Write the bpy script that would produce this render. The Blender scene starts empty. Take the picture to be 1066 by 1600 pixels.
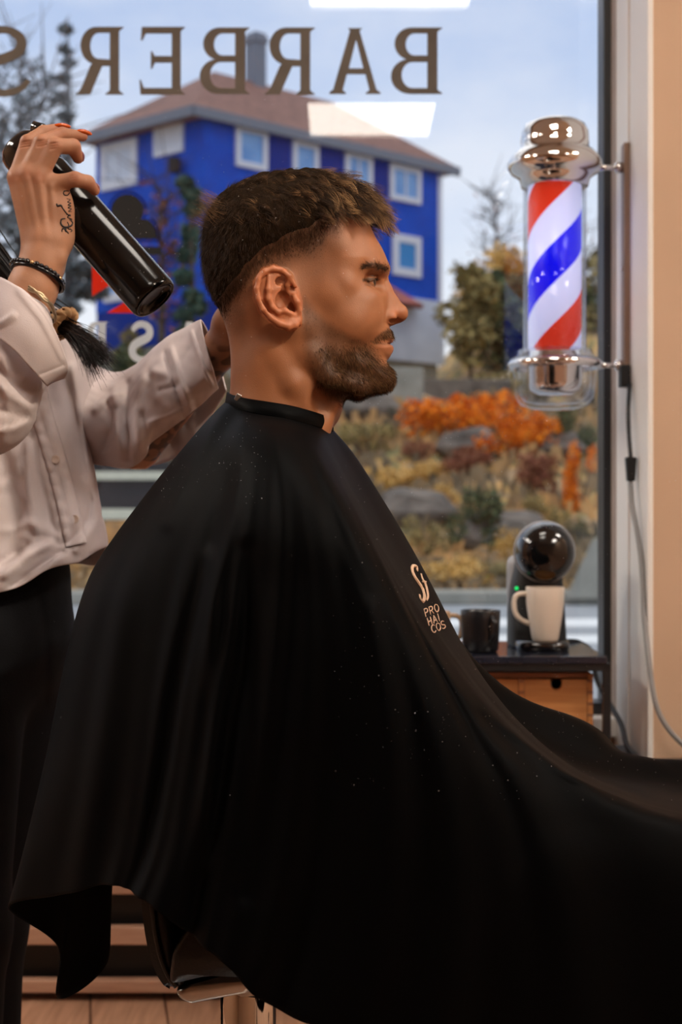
import bpy, bmesh, math, random
import numpy as np
from mathutils import Vector, Matrix
from mathutils.bvhtree import BVHTree

random.seed(7)
RNG = np.random.default_rng(7)
C = bpy.context.scene
COL = C.collection
F = 2222.0            # focal length in pixels of the 1066 x 1600 frame
CX, CY, CZ = 533.0, 800.0, 1.0

# ------------------------------------------------------------------ camera
cam = bpy.data.cameras.new('camera')
cam.sensor_fit = 'VERTICAL'
cam.sensor_height = 36.0
cam.sensor_width = 24.0
cam.lens = 36.0 * F / 1600.0
cam.clip_start = 0.05
cam.clip_end = 400
cam.dof.use_dof = True
cam.dof.focus_distance = 1.50
cam.dof.aperture_fstop = 6.5
cam_o = bpy.data.objects.new('camera', cam)
cam_o.location = (0, 0, CZ)
cam_o.rotation_euler = (math.pi / 2, 0, 0)
COL.objects.link(cam_o)
C.camera = cam_o

# ------------------------------------------------------------------ light levels and exposure
SKY_STRENGTH = 1.15
PANEL_STRENGTH = 13.0
FILL_PANEL_STRENGTH = 42.0
SPOT_ENERGY = 170.0
C.view_settings.view_transform = 'Standard'
C.view_settings.look = 'None'
C.view_settings.gamma = 1.0
C.view_settings.use_curve_mapping = False
C.view_settings.exposure = 0.0
C.cycles.use_denoising = True
C.cycles.max_bounces = 10
C.cycles.transparent_max_bounces = 16

# overcast sky: pale blue above, white towards the horizon, soft cloud pattern
world = bpy.data.worlds.new('overcast_sky')
C.world = world
world.use_nodes = True
nt = world.node_tree
nt.nodes.clear()
def wn(t, **kw):
    n = nt.nodes.new(t)
    for k, v in kw.items():
        setattr(n, k, v)
    return n
tc = wn('ShaderNodeTexCoord')
sep = wn('ShaderNodeSeparateXYZ')
nt.links.new(tc.outputs['Generated'], sep.inputs[0])
ramp = wn('ShaderNodeValToRGB')
r = ramp.color_ramp
r.elements[0].position = 0.0
r.elements[0].color = (0.30, 0.31, 0.33, 1)
r.elements[1].position = 1.0
r.elements[1].color = (1.35, 1.33, 1.32, 1)
for p_, c_ in ((0.49, (0.45, 0.47, 0.5, 1)), (0.51, (0.92, 0.93, 0.95, 1)), (0.56, (0.84, 0.88, 0.94, 1)),
               (0.61, (0.58, 0.68, 0.86, 1)), (0.665, (0.44, 0.56, 0.80, 1)), (0.70, (0.52, 0.62, 0.82, 1)), (0.82, (1.2, 1.2, 1.22, 1))):
    e = r.elements.new(p_)
    e.color = c_
mp = wn('ShaderNodeMapRange')
mp.inputs[1].default_value = -1.0
mp.inputs[2].default_value = 1.0
nt.links.new(sep.outputs[2], mp.inputs[0])
nt.links.new(mp.outputs[0], ramp.inputs[0])
nz = wn('ShaderNodeTexNoise')
nz.inputs['Scale'].default_value = 5.0
nz.inputs['Detail'].default_value = 5.0
nz.inputs['Roughness'].default_value = 0.55
mapn = wn('ShaderNodeMapping')
mapn.inputs['Scale'].default_value = (1, 1, 2.2)
mapn.inputs['Location'].default_value = (0.3, 0.1, 0.4)
nt.links.new(tc.outputs['Generated'], mapn.inputs[0])
nt.links.new(mapn.outputs[0], nz.inputs['Vector'])
cr2 = wn('ShaderNodeValToRGB')
cr2.color_ramp.elements[0].position = 0.42
cr2.color_ramp.elements[0].color = (0, 0, 0, 1)
cr2.color_ramp.elements[1].position = 0.72
cr2.color_ramp.elements[1].color = (0.6, 0.6, 0.6, 1)
nt.links.new(nz.outputs[0], cr2.inputs[0])
mx = wn('ShaderNodeMix', data_type='RGBA')
nt.links.new(cr2.outputs[0], mx.inputs[0])
nt.links.new(ramp.outputs[0], mx.inputs[6])
mx.inputs[7].default_value = (0.80, 0.84, 0.91, 1)
bg = wn('ShaderNodeBackground')
bg.inputs[1].default_value = SKY_STRENGTH
nt.links.new(mx.outputs[2], bg.inputs[0])
wo = wn('ShaderNodeOutputWorld')
nt.links.new(bg.outputs[0], wo.inputs[0])

# ------------------------------------------------------------------ helpers
def P(px, py, Y):
    """a point of the place seen at a pixel of the photo, at distance Y"""
    return Vector(((px - CX) / F * Y, Y, CZ + (CY - py) / F * Y))

def PA(pts):
    a = np.asarray(pts, float)
    Y = a[..., 2]
    return np.stack([(a[..., 0] - CX) / F * Y, Y, CZ + (CY - a[..., 1]) / F * Y], -1)

def srgb(r_, g, b):
    def f(c):
        c /= 255.0
        return c / 12.92 if c <= 0.04045 else ((c + 0.055) / 1.055) ** 2.4
    return (f(r_), f(g), f(b))

def mat(name, col, rough=0.5, metal=0.0, var=None, vscale=20.0, bump=0.0, bscale=60.0, spec=0.5, sheen=0.0,
        emit=0.0, sss=0.0, coat=0.0, stretch=(1, 1, 1), trans=0.0, alpha=1.0):
    m = bpy.data.materials.new(name)
    m.use_nodes = True
    n = m.node_tree
    b = n.nodes['Principled BSDF']
    b.inputs['Base Color'].default_value = (*col, 1)
    b.inputs['Roughness'].default_value = rough
    b.inputs['Metallic'].default_value = metal
    b.inputs['Specular IOR Level'].default_value = spec
    if sheen:
        b.inputs['Sheen Weight'].default_value = sheen
        b.inputs['Sheen Roughness'].default_value = 0.4
    if coat:
        b.inputs['Coat Weight'].default_value = coat
        b.inputs['Coat Roughness'].default_value = 0.05
    if emit:
        b.inputs['Emission Color'].default_value = (*col, 1)
        b.inputs['Emission Strength'].default_value = emit
    if sss:
        b.inputs['Subsurface Weight'].default_value = sss
        b.inputs['Subsurface Radius'].default_value = (0.012, 0.005, 0.003)
        b.inputs['Subsurface Scale'].default_value = 1.0
    if trans:
        b.inputs['Transmission Weight'].default_value = trans
    tcn = n.nodes.new('ShaderNodeTexCoord')
    mpn = n.nodes.new('ShaderNodeMapping')
    mpn.inputs['Scale'].default_value = stretch
    n.links.new(tcn.outputs['Object'], mpn.inputs[0])
    if var is None:
        var = tuple(c * 0.85 for c in col)
    t = n.nodes.new('ShaderNodeTexNoise')
    t.inputs['Scale'].default_value = vscale
    t.inputs['Detail'].default_value = 5
    n.links.new(mpn.outputs[0], t.inputs['Vector'])
    rp = n.nodes.new('ShaderNodeValToRGB')
    rp.color_ramp.elements[0].position = 0.35
    rp.color_ramp.elements[1].position = 0.65
    rp.color_ramp.elements[0].color = (*col, 1)
    rp.color_ramp.elements[1].color = (*var, 1)
    n.links.new(t.outputs[0], rp.inputs[0])
    n.links.new(rp.outputs[0], b.inputs['Base Color'])
    if bump:
        t2 = n.nodes.new('ShaderNodeTexNoise')
        t2.inputs['Scale'].default_value = bscale
        t2.inputs['Detail'].default_value = 4
        n.links.new(mpn.outputs[0], t2.inputs['Vector'])
        bp = n.nodes.new('ShaderNodeBump')
        bp.inputs['Strength'].default_value = bump
        bp.inputs['Distance'].default_value = 0.005
        n.links.new(t2.outputs[0], bp.inputs['Height'])
        n.links.new(bp.outputs[0], b.inputs['Normal'])
    m['base'] = list(col)
    return m

def attr_ramp(m, attr, stops):
    """drive a material's base colour from a point attribute through a ramp"""
    n = m.node_tree
    b = n.nodes['Principled BSDF']
    a = n.nodes.new('ShaderNodeAttribute')
    a.attribute_name = attr
    rp = n.nodes.new('ShaderNodeValToRGB')
    els = rp.color_ramp.elements
    els[0].position, els[0].color = stops[0][0], (*stops[0][1], 1)
    els[1].position, els[1].color = stops[-1][0], (*stops[-1][1], 1)
    for p_, c_ in stops[1:-1]:
        e_ = els.new(p_)
        e_.color = (*c_, 1)
    n.links.new(a.outputs['Fac'], rp.inputs[0])
    n.links.new(rp.outputs[0], b.inputs['Base Color'])
    return m

def link(name, me, m=None, parent=None, smooth=True):
    if m is not None:
        for q in (m if isinstance(m, (list, tuple)) else [m]):
            me.materials.append(q)
    o = bpy.data.objects.new(name, me)
    COL.objects.link(o)
    if smooth:
        me.polygons.foreach_set('use_smooth', np.ones(len(me.polygons), bool))
    if parent is not None:
        o.parent = parent
        o.matrix_parent_inverse = parent.matrix_basis.inverted()
    return o

def mesh_np(name, V, Fs, m=None, parent=None, smooth=True, attrs=None):
    me = bpy.data.meshes.new(name)
    V = np.asarray(V, float)
    Fs = np.asarray(Fs, int)
    k = Fs.shape[1]
    me.vertices.add(len(V))
    me.vertices.foreach_set('co', V.ravel())
    me.loops.add(Fs.size)
    me.loops.foreach_set('vertex_index', Fs.ravel())
    me.polygons.add(len(Fs))
    me.polygons.foreach_set('loop_start', np.arange(0, Fs.size, k))
    me.polygons.foreach_set('loop_total', np.full(len(Fs), k))
    me.update(calc_edges=True)
    me.validate()
    for a, val in (attrs or {}).items():
        at = me.attributes.new(a, 'FLOAT', 'POINT')
        at.data.foreach_set('value', np.asarray(val, np.float32))
    return link(name, me, m, parent, smooth)

def obj(name, bm, m=None, parent=None, smooth=False):
    bmesh.ops.recalc_face_normals(bm, faces=bm.faces)
    me = bpy.data.meshes.new(name)
    bm.to_mesh(me)
    bm.free()
    return link(name, me, m, parent, smooth)

def thing(name, label, cat, loc=(0, 0, 0), group=None):
    o = bpy.data.objects.new(name, None)
    o.empty_display_size = 0.05
    o.location = loc
    COL.objects.link(o)
    return tag(o, label, cat, group)

def tag(o, label, cat, group=None, kind=None):
    if label: o['label'] = label
    if cat: o['category'] = cat
    if group: o['group'] = group
    if kind: o['kind'] = kind
    return o

def struct(o):
    o['kind'] = 'structure'
    return o

def box(bm, c, s, rot=None, bevel=0.0):
    g = bmesh.ops.create_cube(bm, size=1.0)
    M = Matrix.Translation(c) @ (rot if rot is not None else Matrix.Identity(4)) @ Matrix.Diagonal((*s, 1))
    bmesh.ops.transform(bm, matrix=M, verts=g['verts'])
    if bevel:
        es = list({e for v in g['verts'] for e in v.link_edges})
        bmesh.ops.bevel(bm, geom=es, offset=bevel, segments=2, affect='EDGES', profile=0.6)
    return bm

def bx(x0, x1, y0, y1, z0, z1, bevel=0.0, bm=None):
    bm = bm or bmesh.new()
    return box(bm, ((x0 + x1) / 2, (y0 + y1) / 2, (z0 + z1) / 2), (x1 - x0, y1 - y0, z1 - z0), None, bevel)

def lathe(bm, prof, M=None, n=48, cap=True):
    """prof: list of (radius, height) turned about local z"""
    rings = []
    for r_, z in prof:
        rings.append([bm.verts.new((r_ * math.cos(2 * math.pi * i / n), r_ * math.sin(2 * math.pi * i / n), z)) for i in range(n)])
    for a, b in zip(rings, rings[1:]):
        for i in range(n):
            bm.faces.new((a[i], a[(i + 1) % n], b[(i + 1) % n], b[i]))
    if cap:
        if prof[0][0] > 1e-5: bm.faces.new(rings[0][::-1])
        if prof[-1][0] > 1e-5: bm.faces.new(rings[-1])
    if M is not None:
        bmesh.ops.transform(bm, matrix=M, verts=[v for r_ in rings for v in r_])
    return bm

def tube(bm, pts, rad, n=10, closed=False):
    pts = [Vector(p) for p in pts]
    m = len(pts)
    if not hasattr(rad, '__len__'):
        rad = [rad] * m
    rings = []
    up = Vector((0.13, 0.21, 0.97)).normalized()
    for i, p in enumerate(pts):
        if closed:
            t = pts[(i + 1) % m] - pts[i - 1]
        else:
            t = pts[min(i + 1, m - 1)] - pts[max(i - 1, 0)]
        t.normalize()
        a = t.cross(up)
        if a.length < 1e-4:
            a = t.cross(Vector((1, 0, 0)))
        a.normalize()
        b = t.cross(a)
        rings.append([bm.verts.new(p + (a * math.cos(2 * math.pi * k / n) + b * math.sin(2 * math.pi * k / n)) * rad[i]) for k in range(n)])
    rr = list(zip(rings, rings[1:])) + ([(rings[-1], rings[0])] if closed else [])
    for a, b in rr:
        for k in range(n):
            bm.faces.new((a[k], a[(k + 1) % n], b[(k + 1) % n], b[k]))
    if not closed:
        bm.faces.new(rings[0][::-1])
        bm.faces.new(rings[-1])
    return bm

def crom(pts, n, closed=False):
    """Catmull-Rom resampling along axis 0 to n samples"""
    p = np.asarray(pts, float)
    m = len(p)
    if closed:
        t = np.arange(n) * m / n
        i = np.floor(t).astype(int)
        idx = [(i + k) % m for k in (-1, 0, 1, 2)]
        q = [p[j] for j in idx]
    else:
        t = np.linspace(0, m - 1, n)
        i = np.minimum(np.floor(t).astype(int), m - 2)
        ext = np.concatenate([[2 * p[0] - p[1]], p, [2 * p[-1] - p[-2]]])
        q = [ext[i + k] for k in range(4)]
    f = (t - i).reshape((-1,) + (1,) * (p.ndim - 1))
    return 0.5 * (2 * q[1] + (q[2] - q[0]) * f + (2 * q[0] - 5 * q[1] + 4 * q[2] - q[3]) * f ** 2 + (3 * q[1] - q[0] - 3 * q[2] + q[3]) * f ** 3)

def grid_faces(nu, nv, closed_u=False):
    i = np.arange(nu if closed_u else nu - 1)
    j = np.arange(nv - 1)
    I, J = np.meshgrid(i, j, indexing='ij')
    I2 = (I + 1) % nu
    return np.stack([I * nv + J, I * nv + J + 1, I2 * nv + J + 1, I2 * nv + J], -1).reshape(-1, 4)

def loft(name, merid, nu, nv, m, parent=None, closed=False, thick=0.0, post=None):
    """merid: (n meridians, k control points, 3) of (px, py, Y) -> a smooth cloth surface"""
    W = PA(merid)
    A = np.stack([crom(w, nv) for w in W])
    A = crom(A, nu, closed)
    V = A.reshape(-1, 3)
    if post is not None:
        V = post(V.copy(), nu, nv)
    o = mesh_np(name, V, grid_faces(nu, nv, closed), m, parent)
    if thick:
        md = o.modifiers.new('thickness', 'SOLIDIFY')
        md.thickness = thick
        md.offset = 0
    return o

def img(V, Yfix=None):
    """pixel position in the photo of world points"""
    Y = V[:, 1]
    return CX + V[:, 0] / Y * F, CY - (V[:, 2] - CZ) / Y * F

def seg_dist2d(x, y, pl):
    d = np.full(x.shape, 1e9)
    for (ax, ay), (bx_, by) in zip(pl, pl[1:]):
        ux, uy = bx_ - ax, by - ay
        t = np.clip(((x - ax) * ux + (y - ay) * uy) / (ux * ux + uy * uy + 1e-9), 0, 1)
        d = np.minimum(d, np.hypot(x - ax - t * ux, y - ay - t * uy))
    return d

def poly_sd(x, y, poly):
    """signed distance to a polygon, negative inside"""
    pl = list(poly) + [poly[0]]
    d = seg_dist2d(x, y, pl)
    ins = np.zeros(x.shape, bool)
    for (ax, ay), (bx_, by) in zip(pl, pl[1:]):
        c = (ay > y) != (by > y)
        with np.errstate(divide='ignore', invalid='ignore'):
            xi = (bx_ - ax) * (y - ay) / (by - ay + 1e-12) + ax
        ins ^= c & (x < xi)
    return np.where(ins, -d, d)

def sstep(a, b, x):
    t = np.clip((x - a) / (b - a), 0, 1)
    return t * t * (3 - 2 * t)

def vnoise(p, scale, seed=0):
    """cheap smooth value noise on points, about -1..1"""
    q = np.asarray(p) * scale
    r_ = np.random.default_rng(seed)
    out = np.zeros(len(q))
    for k in range(6):
        d = r_.normal(size=3)
        d /= np.linalg.norm(d)
        out += np.sin(q @ d * (1 + 0.35 * k) * 2 + r_.uniform(0, 6.28) + 1.3 * np.sin(q @ np.roll(d, 1) * 1.7 + r_.uniform(0, 6.28)))
    return out / 3.5

# ------------------------------------------------------------------ implicit surfaces
class Field:
    def __init__(self, lo, hi, h):
        self.lo = np.array(lo, float)
        self.h = h
        self.n = np.ceil((np.array(hi) - self.lo) / h).astype(int) + 1
        self.ax = [self.lo[k] + h * np.arange(self.n[k]) for k in range(3)]
        self.f = np.full(self.n, 0.05, np.float32)
    def sl(self, lo, hi):
        s = []
        for k in range(3):
            a = int(np.clip(math.floor((lo[k] - self.lo[k]) / self.h), 0, self.n[k]))
            b = int(np.clip(math.ceil((hi[k] - self.lo[k]) / self.h) + 1, 0, self.n[k]))
            if a >= b:
                return None
            s.append(slice(a, b))
        return tuple(s)
    def xyz(self, s):
        return (self.ax[0][s[0]][:, None, None], self.ax[1][s[1]][None, :, None], self.ax[2][s[2]][None, None, :])
    def put(self, s, d, k, op):
        a = self.f[s]
        if op == 'sub':
            a, d = -a, d
        if k > 0:
            hh = np.maximum(k - np.abs(a - d), 0) / k
            r_ = np.minimum(a, d) - hh * hh * k * 0.25
        else:
            r_ = np.minimum(a, d)
        self.f[s] = -r_ if op == 'sub' else r_
    def cone(self, a, b, ra, rb, k=0.004, op='add', flat=None):
        """round cone a-b; flat=(axis, factor) squashes along a world axis"""
        a, b = np.array(a, float), np.array(b, float)
        R = max(ra, rb) * (1.0 if flat is None else max(1.0, flat[1])) + k + 2 * self.h
        s = self.sl(np.minimum(a, b) - R, np.maximum(a, b) + R)
        if s is None: return
        x, y, z = self.xyz(s)
        u = b - a
        L = u @ u + 1e-12
        t = np.clip(((x - a[0]) * u[0] + (y - a[1]) * u[1] + (z - a[2]) * u[2]) / L, 0, 1)
        dx, dy, dz = x - a[0] - t * u[0], y - a[1] - t * u[1], z - a[2] - t * u[2]
        if flat is not None:
            q = [dx, dy, dz]
            q[flat[0]] = q[flat[0]] / flat[1]
            dx, dy, dz = q
        d = np.sqrt(dx * dx + dy * dy + dz * dz) - (ra + (rb - ra) * t)
        self.put(s, d, k, op)
    def chain(self, pts, rs, k=0.004, op='add', k0=None):
        for i in range(len(pts) - 1):
            self.cone(pts[i], pts[i + 1], rs[i], rs[i + 1], k0 if (i == 0 and k0) else k, op)
    def ell(self, c, r_, k=0.004, op='add', rot=None):
        c, r_ = np.array(c, float), np.array(r_, float)
        R = r_.max() + k + 2 * self.h
        s = self.sl(c - R, c + R)
        if s is None: return
        x, y, z = self.xyz(s)
        x, y, z = x - c[0], y - c[1], z - c[2]
        if rot is not None:
            m = np.array(rot).T
            x, y, z = (m[0][0] * x + m[0][1] * y + m[0][2] * z, m[1][0] * x + m[1][1] * y + m[1][2] * z, m[2][0] * x + m[2][1] * y + m[2][2] * z)
        k0 = np.sqrt((x / r_[0]) ** 2 + (y / r_[1]) ** 2 + (z / r_[2]) ** 2)
        k1 = np.sqrt((x / r_[0] ** 2) ** 2 + (y / r_[1] ** 2) ** 2 + (z / r_[2] ** 2) ** 2) + 1e-9
        self.put(s, k0 * (k0 - 1) / k1, k, op)
    def mesh(self):
        """surface nets"""
        f = self.f
        c8 = [f[i:f.shape[0] - 1 + i, j:f.shape[1] - 1 + j, k:f.shape[2] - 1 + k] for i in (0, 1) for j in (0, 1) for k in (0, 1)]
        cnt = np.zeros(c8[0].shape, np.int8)
        for c in c8:
            cnt += (c < 0)
        act = (cnt > 0) & (cnt < 8)
        idx = np.full(act.shape, -1, np.int32)
        I = np.argwhere(act)
        idx[act] = np.arange(len(I))
        v8 = np.stack([c[act] for c in c8], 1)
        off = np.array([(i, j, k) for i in (0, 1) for j in (0, 1) for k in (0, 1)], float)
        acc = np.zeros((len(I), 3))
        num = np.zeros(len(I))
        for a in range(8):
            for b in range(a + 1, 8):
                if np.abs(off[a] - off[b]).sum() == 1:
                    m_ = (v8[:, a] < 0) != (v8[:, b] < 0)
                    t = v8[m_, a] / (v8[m_, a] - v8[m_, b])
                    acc[m_] += off[a] + t[:, None] * (off[b] - off[a])
                    num[m_] += 1
        V = self.lo + self.h * (I + acc / num[:, None])
        neg = f < 0
        Q = []
        for ax in range(3):
            o1, o2 = [(1, 2), (2, 0), (0, 1)][ax]
            sa = [slice(1, -1)] * 3
            sb = [slice(1, -1)] * 3
            sa[ax] = slice(0, -1)
            sb[ax] = slice(1, None)
            A, B = neg[tuple(sa)], neg[tuple(sb)]
            E = np.argwhere(A != B)
            if not len(E): continue
            st = A[A != B]
            base = E.copy()
            base[:, o1] += 1
            base[:, o2] += 1
            def cell(d1, d2):
                q = base.copy()
                q[:, o1] -= d1
                q[:, o2] -= d2
                return idx[q[:, 0], q[:, 1], q[:, 2]]
            q = np.stack([cell(1, 1), cell(0, 1), cell(0, 0), cell(1, 0)], 1)
            q[~st] = q[~st][:, ::-1]
            Q.append(q)
        Q = np.concatenate(Q)
        return V, Q[(Q >= 0).all(1)]

def mnormals(o):
    me = o.data
    n = np.empty(len(me.vertices) * 3, np.float32)
    me.vertices.foreach_get('normal', n)
    return n.reshape(-1, 3)

def relax(V, Q, it=2, lam=0.5):
    for _ in range(it):
        S = np.zeros_like(V)
        N = np.zeros(len(V))
        for a, b in ((0, 1), (1, 2), (2, 3), (3, 0)):
            np.add.at(S, Q[:, a], V[Q[:, b]])
            np.add.at(S, Q[:, b], V[Q[:, a]])
            np.add.at(N, Q[:, a], 1)
            np.add.at(N, Q[:, b], 1)
        V = V + lam * (S / np.maximum(N, 1)[:, None] - V)
    return V

def strands_mesh(name, S, r0, r1, m, parent, tint):
    """S: (n, k, 3) polylines -> one mesh of thin three-sided hairs"""
    n, k, _ = S.shape
    T = np.gradient(S, axis=1)
    T /= np.linalg.norm(T, axis=2, keepdims=True) + 1e-9
    ref = RNG.normal(size=(n, 1, 3))
    A = np.cross(T, ref)
    A /= np.linalg.norm(A, axis=2, keepdims=True) + 1e-9
    B = np.cross(T, A)
    rad = np.linspace(1, 0, k)[None, :, None] * (np.asarray(r0).reshape(-1, 1, 1) - np.asarray(r1).reshape(-1, 1, 1)) + np.asarray(r1).reshape(-1, 1, 1)
    rings = [S + rad * (A * math.cos(a) + B * math.sin(a)) for a in (0, 2.0944, 4.1888)]
    V = np.stack(rings, 2).reshape(-1, 3)
    base = (np.arange(n)[:, None] * k + np.arange(k - 1)[None]).reshape(-1)
    Fs = []
    for a in range(3):
        b = (a + 1) % 3
        Fs.append(np.stack([base * 3 + a, base * 3 + b, base * 3 + 3 + b, base * 3 + 3 + a], 1))
    tt = np.repeat(np.asarray(tint).reshape(n, k), 3, axis=1).ravel() if np.asarray(tint).ndim == 2 else np.repeat(np.asarray(tint), k * 3)
    return mesh_np(name, V, np.concatenate(Fs), m, parent, True, {'tint': tt})

# ------------------------------------------------------------------ materials
M = {}
M['frame_white'] = mat('white_paint', srgb(242, 240, 236), 0.45, var=srgb(238, 235, 230), vscale=4)
M['taupe'] = mat('taupe_paint', srgb(176, 160, 148), 0.5)
M['beige_wall'] = mat('beige_wall_paint', srgb(208, 176, 148), 0.8, var=srgb(202, 170, 142), vscale=3, bump=0.05, bscale=300)
M['dark_frame'] = mat('dark_window_frame', srgb(40, 42, 46), 0.4)
M['ceiling'] = mat('ceiling_paint', srgb(225, 215, 200), 0.8)
M['back_wall'] = mat('rear_wall_paint', srgb(150, 112, 82), 0.8)
M['black_metal'] = mat('black_metal', srgb(22, 22, 24), 0.4, var=srgb(28, 28, 30))
M['black_top'] = mat('black_table_top', srgb(34, 36, 48), 0.2, var=srgb(40, 42, 54), coat=.6)
M['black_plastic'] = mat('black_gloss_plastic', srgb(12, 12, 13), 0.12, var=srgb(14, 14, 16), coat=0.5)
M['black_matte'] = mat('black_matte_plastic', srgb(16, 16, 17), 0.5)
M['grey_plastic'] = mat('grey_plastic', srgb(170, 172, 176), 0.3)
M['chrome'] = mat('chrome', (0.82, 0.80, 0.78), 0.05, 1.0, var=(0.80, 0.78, 0.76))
M['dull_chrome'] = mat('brushed_metal', (0.42, 0.40, 0.37), 0.28, 1.0)
M['bronze'] = mat('bronze_plate', srgb(150, 122, 104), 0.35, 0.5)
M['pine'] = mat('pine_wood', srgb(214, 150, 92), 0.5, var=srgb(196, 128, 72), vscale=7, stretch=(1, 1, 14))
M['pine_dark'] = mat('pine_top', srgb(168, 112, 78), 0.5, var=srgb(150, 96, 64), vscale=7, stretch=(1, 14, 14))
M['mug_white'] = mat('cream_stoneware', srgb(222, 208, 192), 0.3, var=srgb(216, 202, 186), vscale=5)
M['mug_black'] = mat('black_stoneware', srgb(20, 20, 24), 0.3)
M['mug_tan'] = mat('tan_stoneware', srgb(198, 164, 130), 0.35)
M['coffee'] = mat('coffee_crema', srgb(196, 128, 62), 0.4)
M['cord_grey'] = mat('grey_cord', srgb(150, 150, 150), 0.5)
M['cord_black'] = mat('black_cord', srgb(40, 40, 42), 0.5)
M['leather'] = mat('black_leather', srgb(11, 11, 11), 0.38, var=srgb(14, 13, 13), vscale=30, spec=.3, bump=0.15, bscale=220)
M['cape'] = mat('black_cape_cloth', (0.0011, 0.0012, 0.0014), 0.55, var=(0.0014, 0.0015, 0.0018), bump=0.08, bscale=900, spec=0.035)
M['shirt'] = mat('white_cotton', srgb(196, 185, 187), 0.8, spec=.2, var=srgb(187, 176, 178), vscale=18, bump=0.08, bscale=700, sheen=0.05)
M['denim'] = mat('black_denim', srgb(5, 6, 10), 0.8, spec=.15, var=srgb(8, 9, 14), vscale=60, bump=0.2, bscale=600)
M['bead'] = mat('black_beads', srgb(14, 12, 16), 0.15)
M['bead_gold'] = mat('pale_gold_bead', srgb(200, 165, 120), 0.25, 0.8)
M['bangle'] = mat('silver_bangle', srgb(180, 160, 130), 0.3, 0.9)
M['scrunchie'] = mat('tan_fabric', srgb(190, 150, 104), 0.8, var=srgb(170, 128, 86), vscale=60)
M['nail_orange'] = mat('orange_nail_varnish', srgb(196, 78, 10), 0.12, var=srgb(200, 82, 12), coat=0.7)
M['nail_nude'] = mat('nude_nail_varnish', srgb(150, 96, 104), 0.15, coat=0.6)
M['tattoo'] = mat('tattoo_ink', srgb(34, 26, 24), 0.6)
M['logo_thread'] = mat('beige_embroidery', srgb(214, 180, 152), 0.7, var=srgb(196, 160, 132), vscale=400, bump=0.4, bscale=1500)
M['letter_taupe'] = mat('taupe_vinyl', srgb(108, 99, 88), 0.6)
M['letter_white'] = mat('white_vinyl', srgb(235, 235, 232), 0.6)
M['letter_black'] = mat('black_vinyl', srgb(7, 7, 8), 0.6)
M['letter_red'] = mat('red_vinyl', srgb(240, 60, 14), 0.6)
def glass_mat(name, ior=1.5, tint=(1, 1, 1), boost=1.0):
    m = bpy.data.materials.new(name)
    m.use_nodes = True
    n = m.node_tree
    n.nodes.clear()
    o = n.nodes.new('ShaderNodeOutputMaterial')
    mix = n.nodes.new('ShaderNodeMixShader')
    tr = n.nodes.new('ShaderNodeBsdfTransparent')
    tr.inputs[0].default_value = (*tint, 1)
    gl = n.nodes.new('ShaderNodeBsdfGlossy')
    gl.inputs['Roughness'].default_value = 0.0
    fr = n.nodes.new('ShaderNodeFresnel')
    fr.inputs[0].default_value = ior
    geo = n.nodes.new('ShaderNodeNewGeometry')       # same reflectance from either side of the thin sheet
    mi = n.nodes.new('ShaderNodeMapRange')
    mi.inputs[3].default_value = ior
    mi.inputs[4].default_value = 1.0 / ior
    n.links.new(geo.outputs['Backfacing'], mi.inputs[0])
    n.links.new(mi.outputs[0], fr.inputs[0])
    n.links.new(fr.outputs[0], mix.inputs[0])
    n.links.new(tr.outputs[0], mix.inputs[1])
    n.links.new(gl.outputs[0], mix.inputs[2])
    n.links.new(mix.outputs[0], o.inputs[0])
    return m
def translucent(m, f, col):
    n = m.node_tree
    b = n.nodes['Principled BSDF']
    o = [x for x in n.nodes if x.type == 'OUTPUT_MATERIAL'][0]
    t = n.nodes.new('ShaderNodeBsdfTranslucent')
    t.inputs[0].default_value = (*col, 1)
    k = n.nodes.new('ShaderNodeMixShader')
    k.inputs[0].default_value = f
    n.links.new(b.outputs[0], k.inputs[1])
    n.links.new(t.outputs[0], k.inputs[2])
    n.links.new(k.outputs[0], o.inputs[0])
    return m
translucent(M['letter_white'], .7, (.8, .8, .78))
translucent(M['letter_red'], .6, (.9, .08, .01))
M['clear_vinyl'] = glass_mat('clear_vinyl_edge', 1.3, (.75, .74, .8))
M['panel'] = mat('light_diffuser', (1.0, 0.90, 0.76), 0.5, var=(1.0, 0.90, 0.76), emit=PANEL_STRENGTH)
M['panel_fill'] = mat('fill_light_diffuser', (1.0, 0.90, 0.76), 0.5, var=(1.0, 0.90, 0.76), emit=FILL_PANEL_STRENGTH)
M['panel_fill'].node_tree.nodes['Principled BSDF'].inputs['Emission Color'].default_value = (1.0, 0.92, 0.83, 1)
M['panel'].node_tree.nodes['Principled BSDF'].inputs['Emission Color'].default_value = (1.0, 0.92, 0.82, 1)
# exterior
M['blue_wall'] = mat('blue_timber_wall', srgb(8, 78, 196), 0.7, var=srgb(8, 68, 180), vscale=1.2, spec=0.2)
M['blue_dark'] = mat('dark_blue_panel', srgb(6, 44, 140), 0.7, spec=0.2)
M['roof'] = mat('brown_roof_tile', srgb(132, 96, 88), 0.8, var=srgb(108, 76, 70), vscale=3)
M['roof_red'] = mat('red_roof_tile', srgb(176, 104, 96), 0.8, var=srgb(150, 84, 78), vscale=3)
M['ext_white'] = mat('white_window_paint', srgb(214, 218, 232), 0.6)
M['ext_pane'] = mat('window_pane_glass', srgb(90, 140, 205), 0.1, var=srgb(120, 165, 220), vscale=1.5)
M['pane_blue'] = mat('blue_window_pane', srgb(20, 130, 205), 0.15)
M['ext_grey'] = mat('pale_plaster', srgb(204, 214, 232), 0.8, var=srgb(188, 198, 218), vscale=1.0)
M['concrete'] = mat('grey_concrete', srgb(158, 158, 150), 0.9, var=srgb(128, 128, 120), vscale=1.5)
M['chimney'] = mat('grey_chimney', srgb(116, 124, 140), 0.9)
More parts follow.
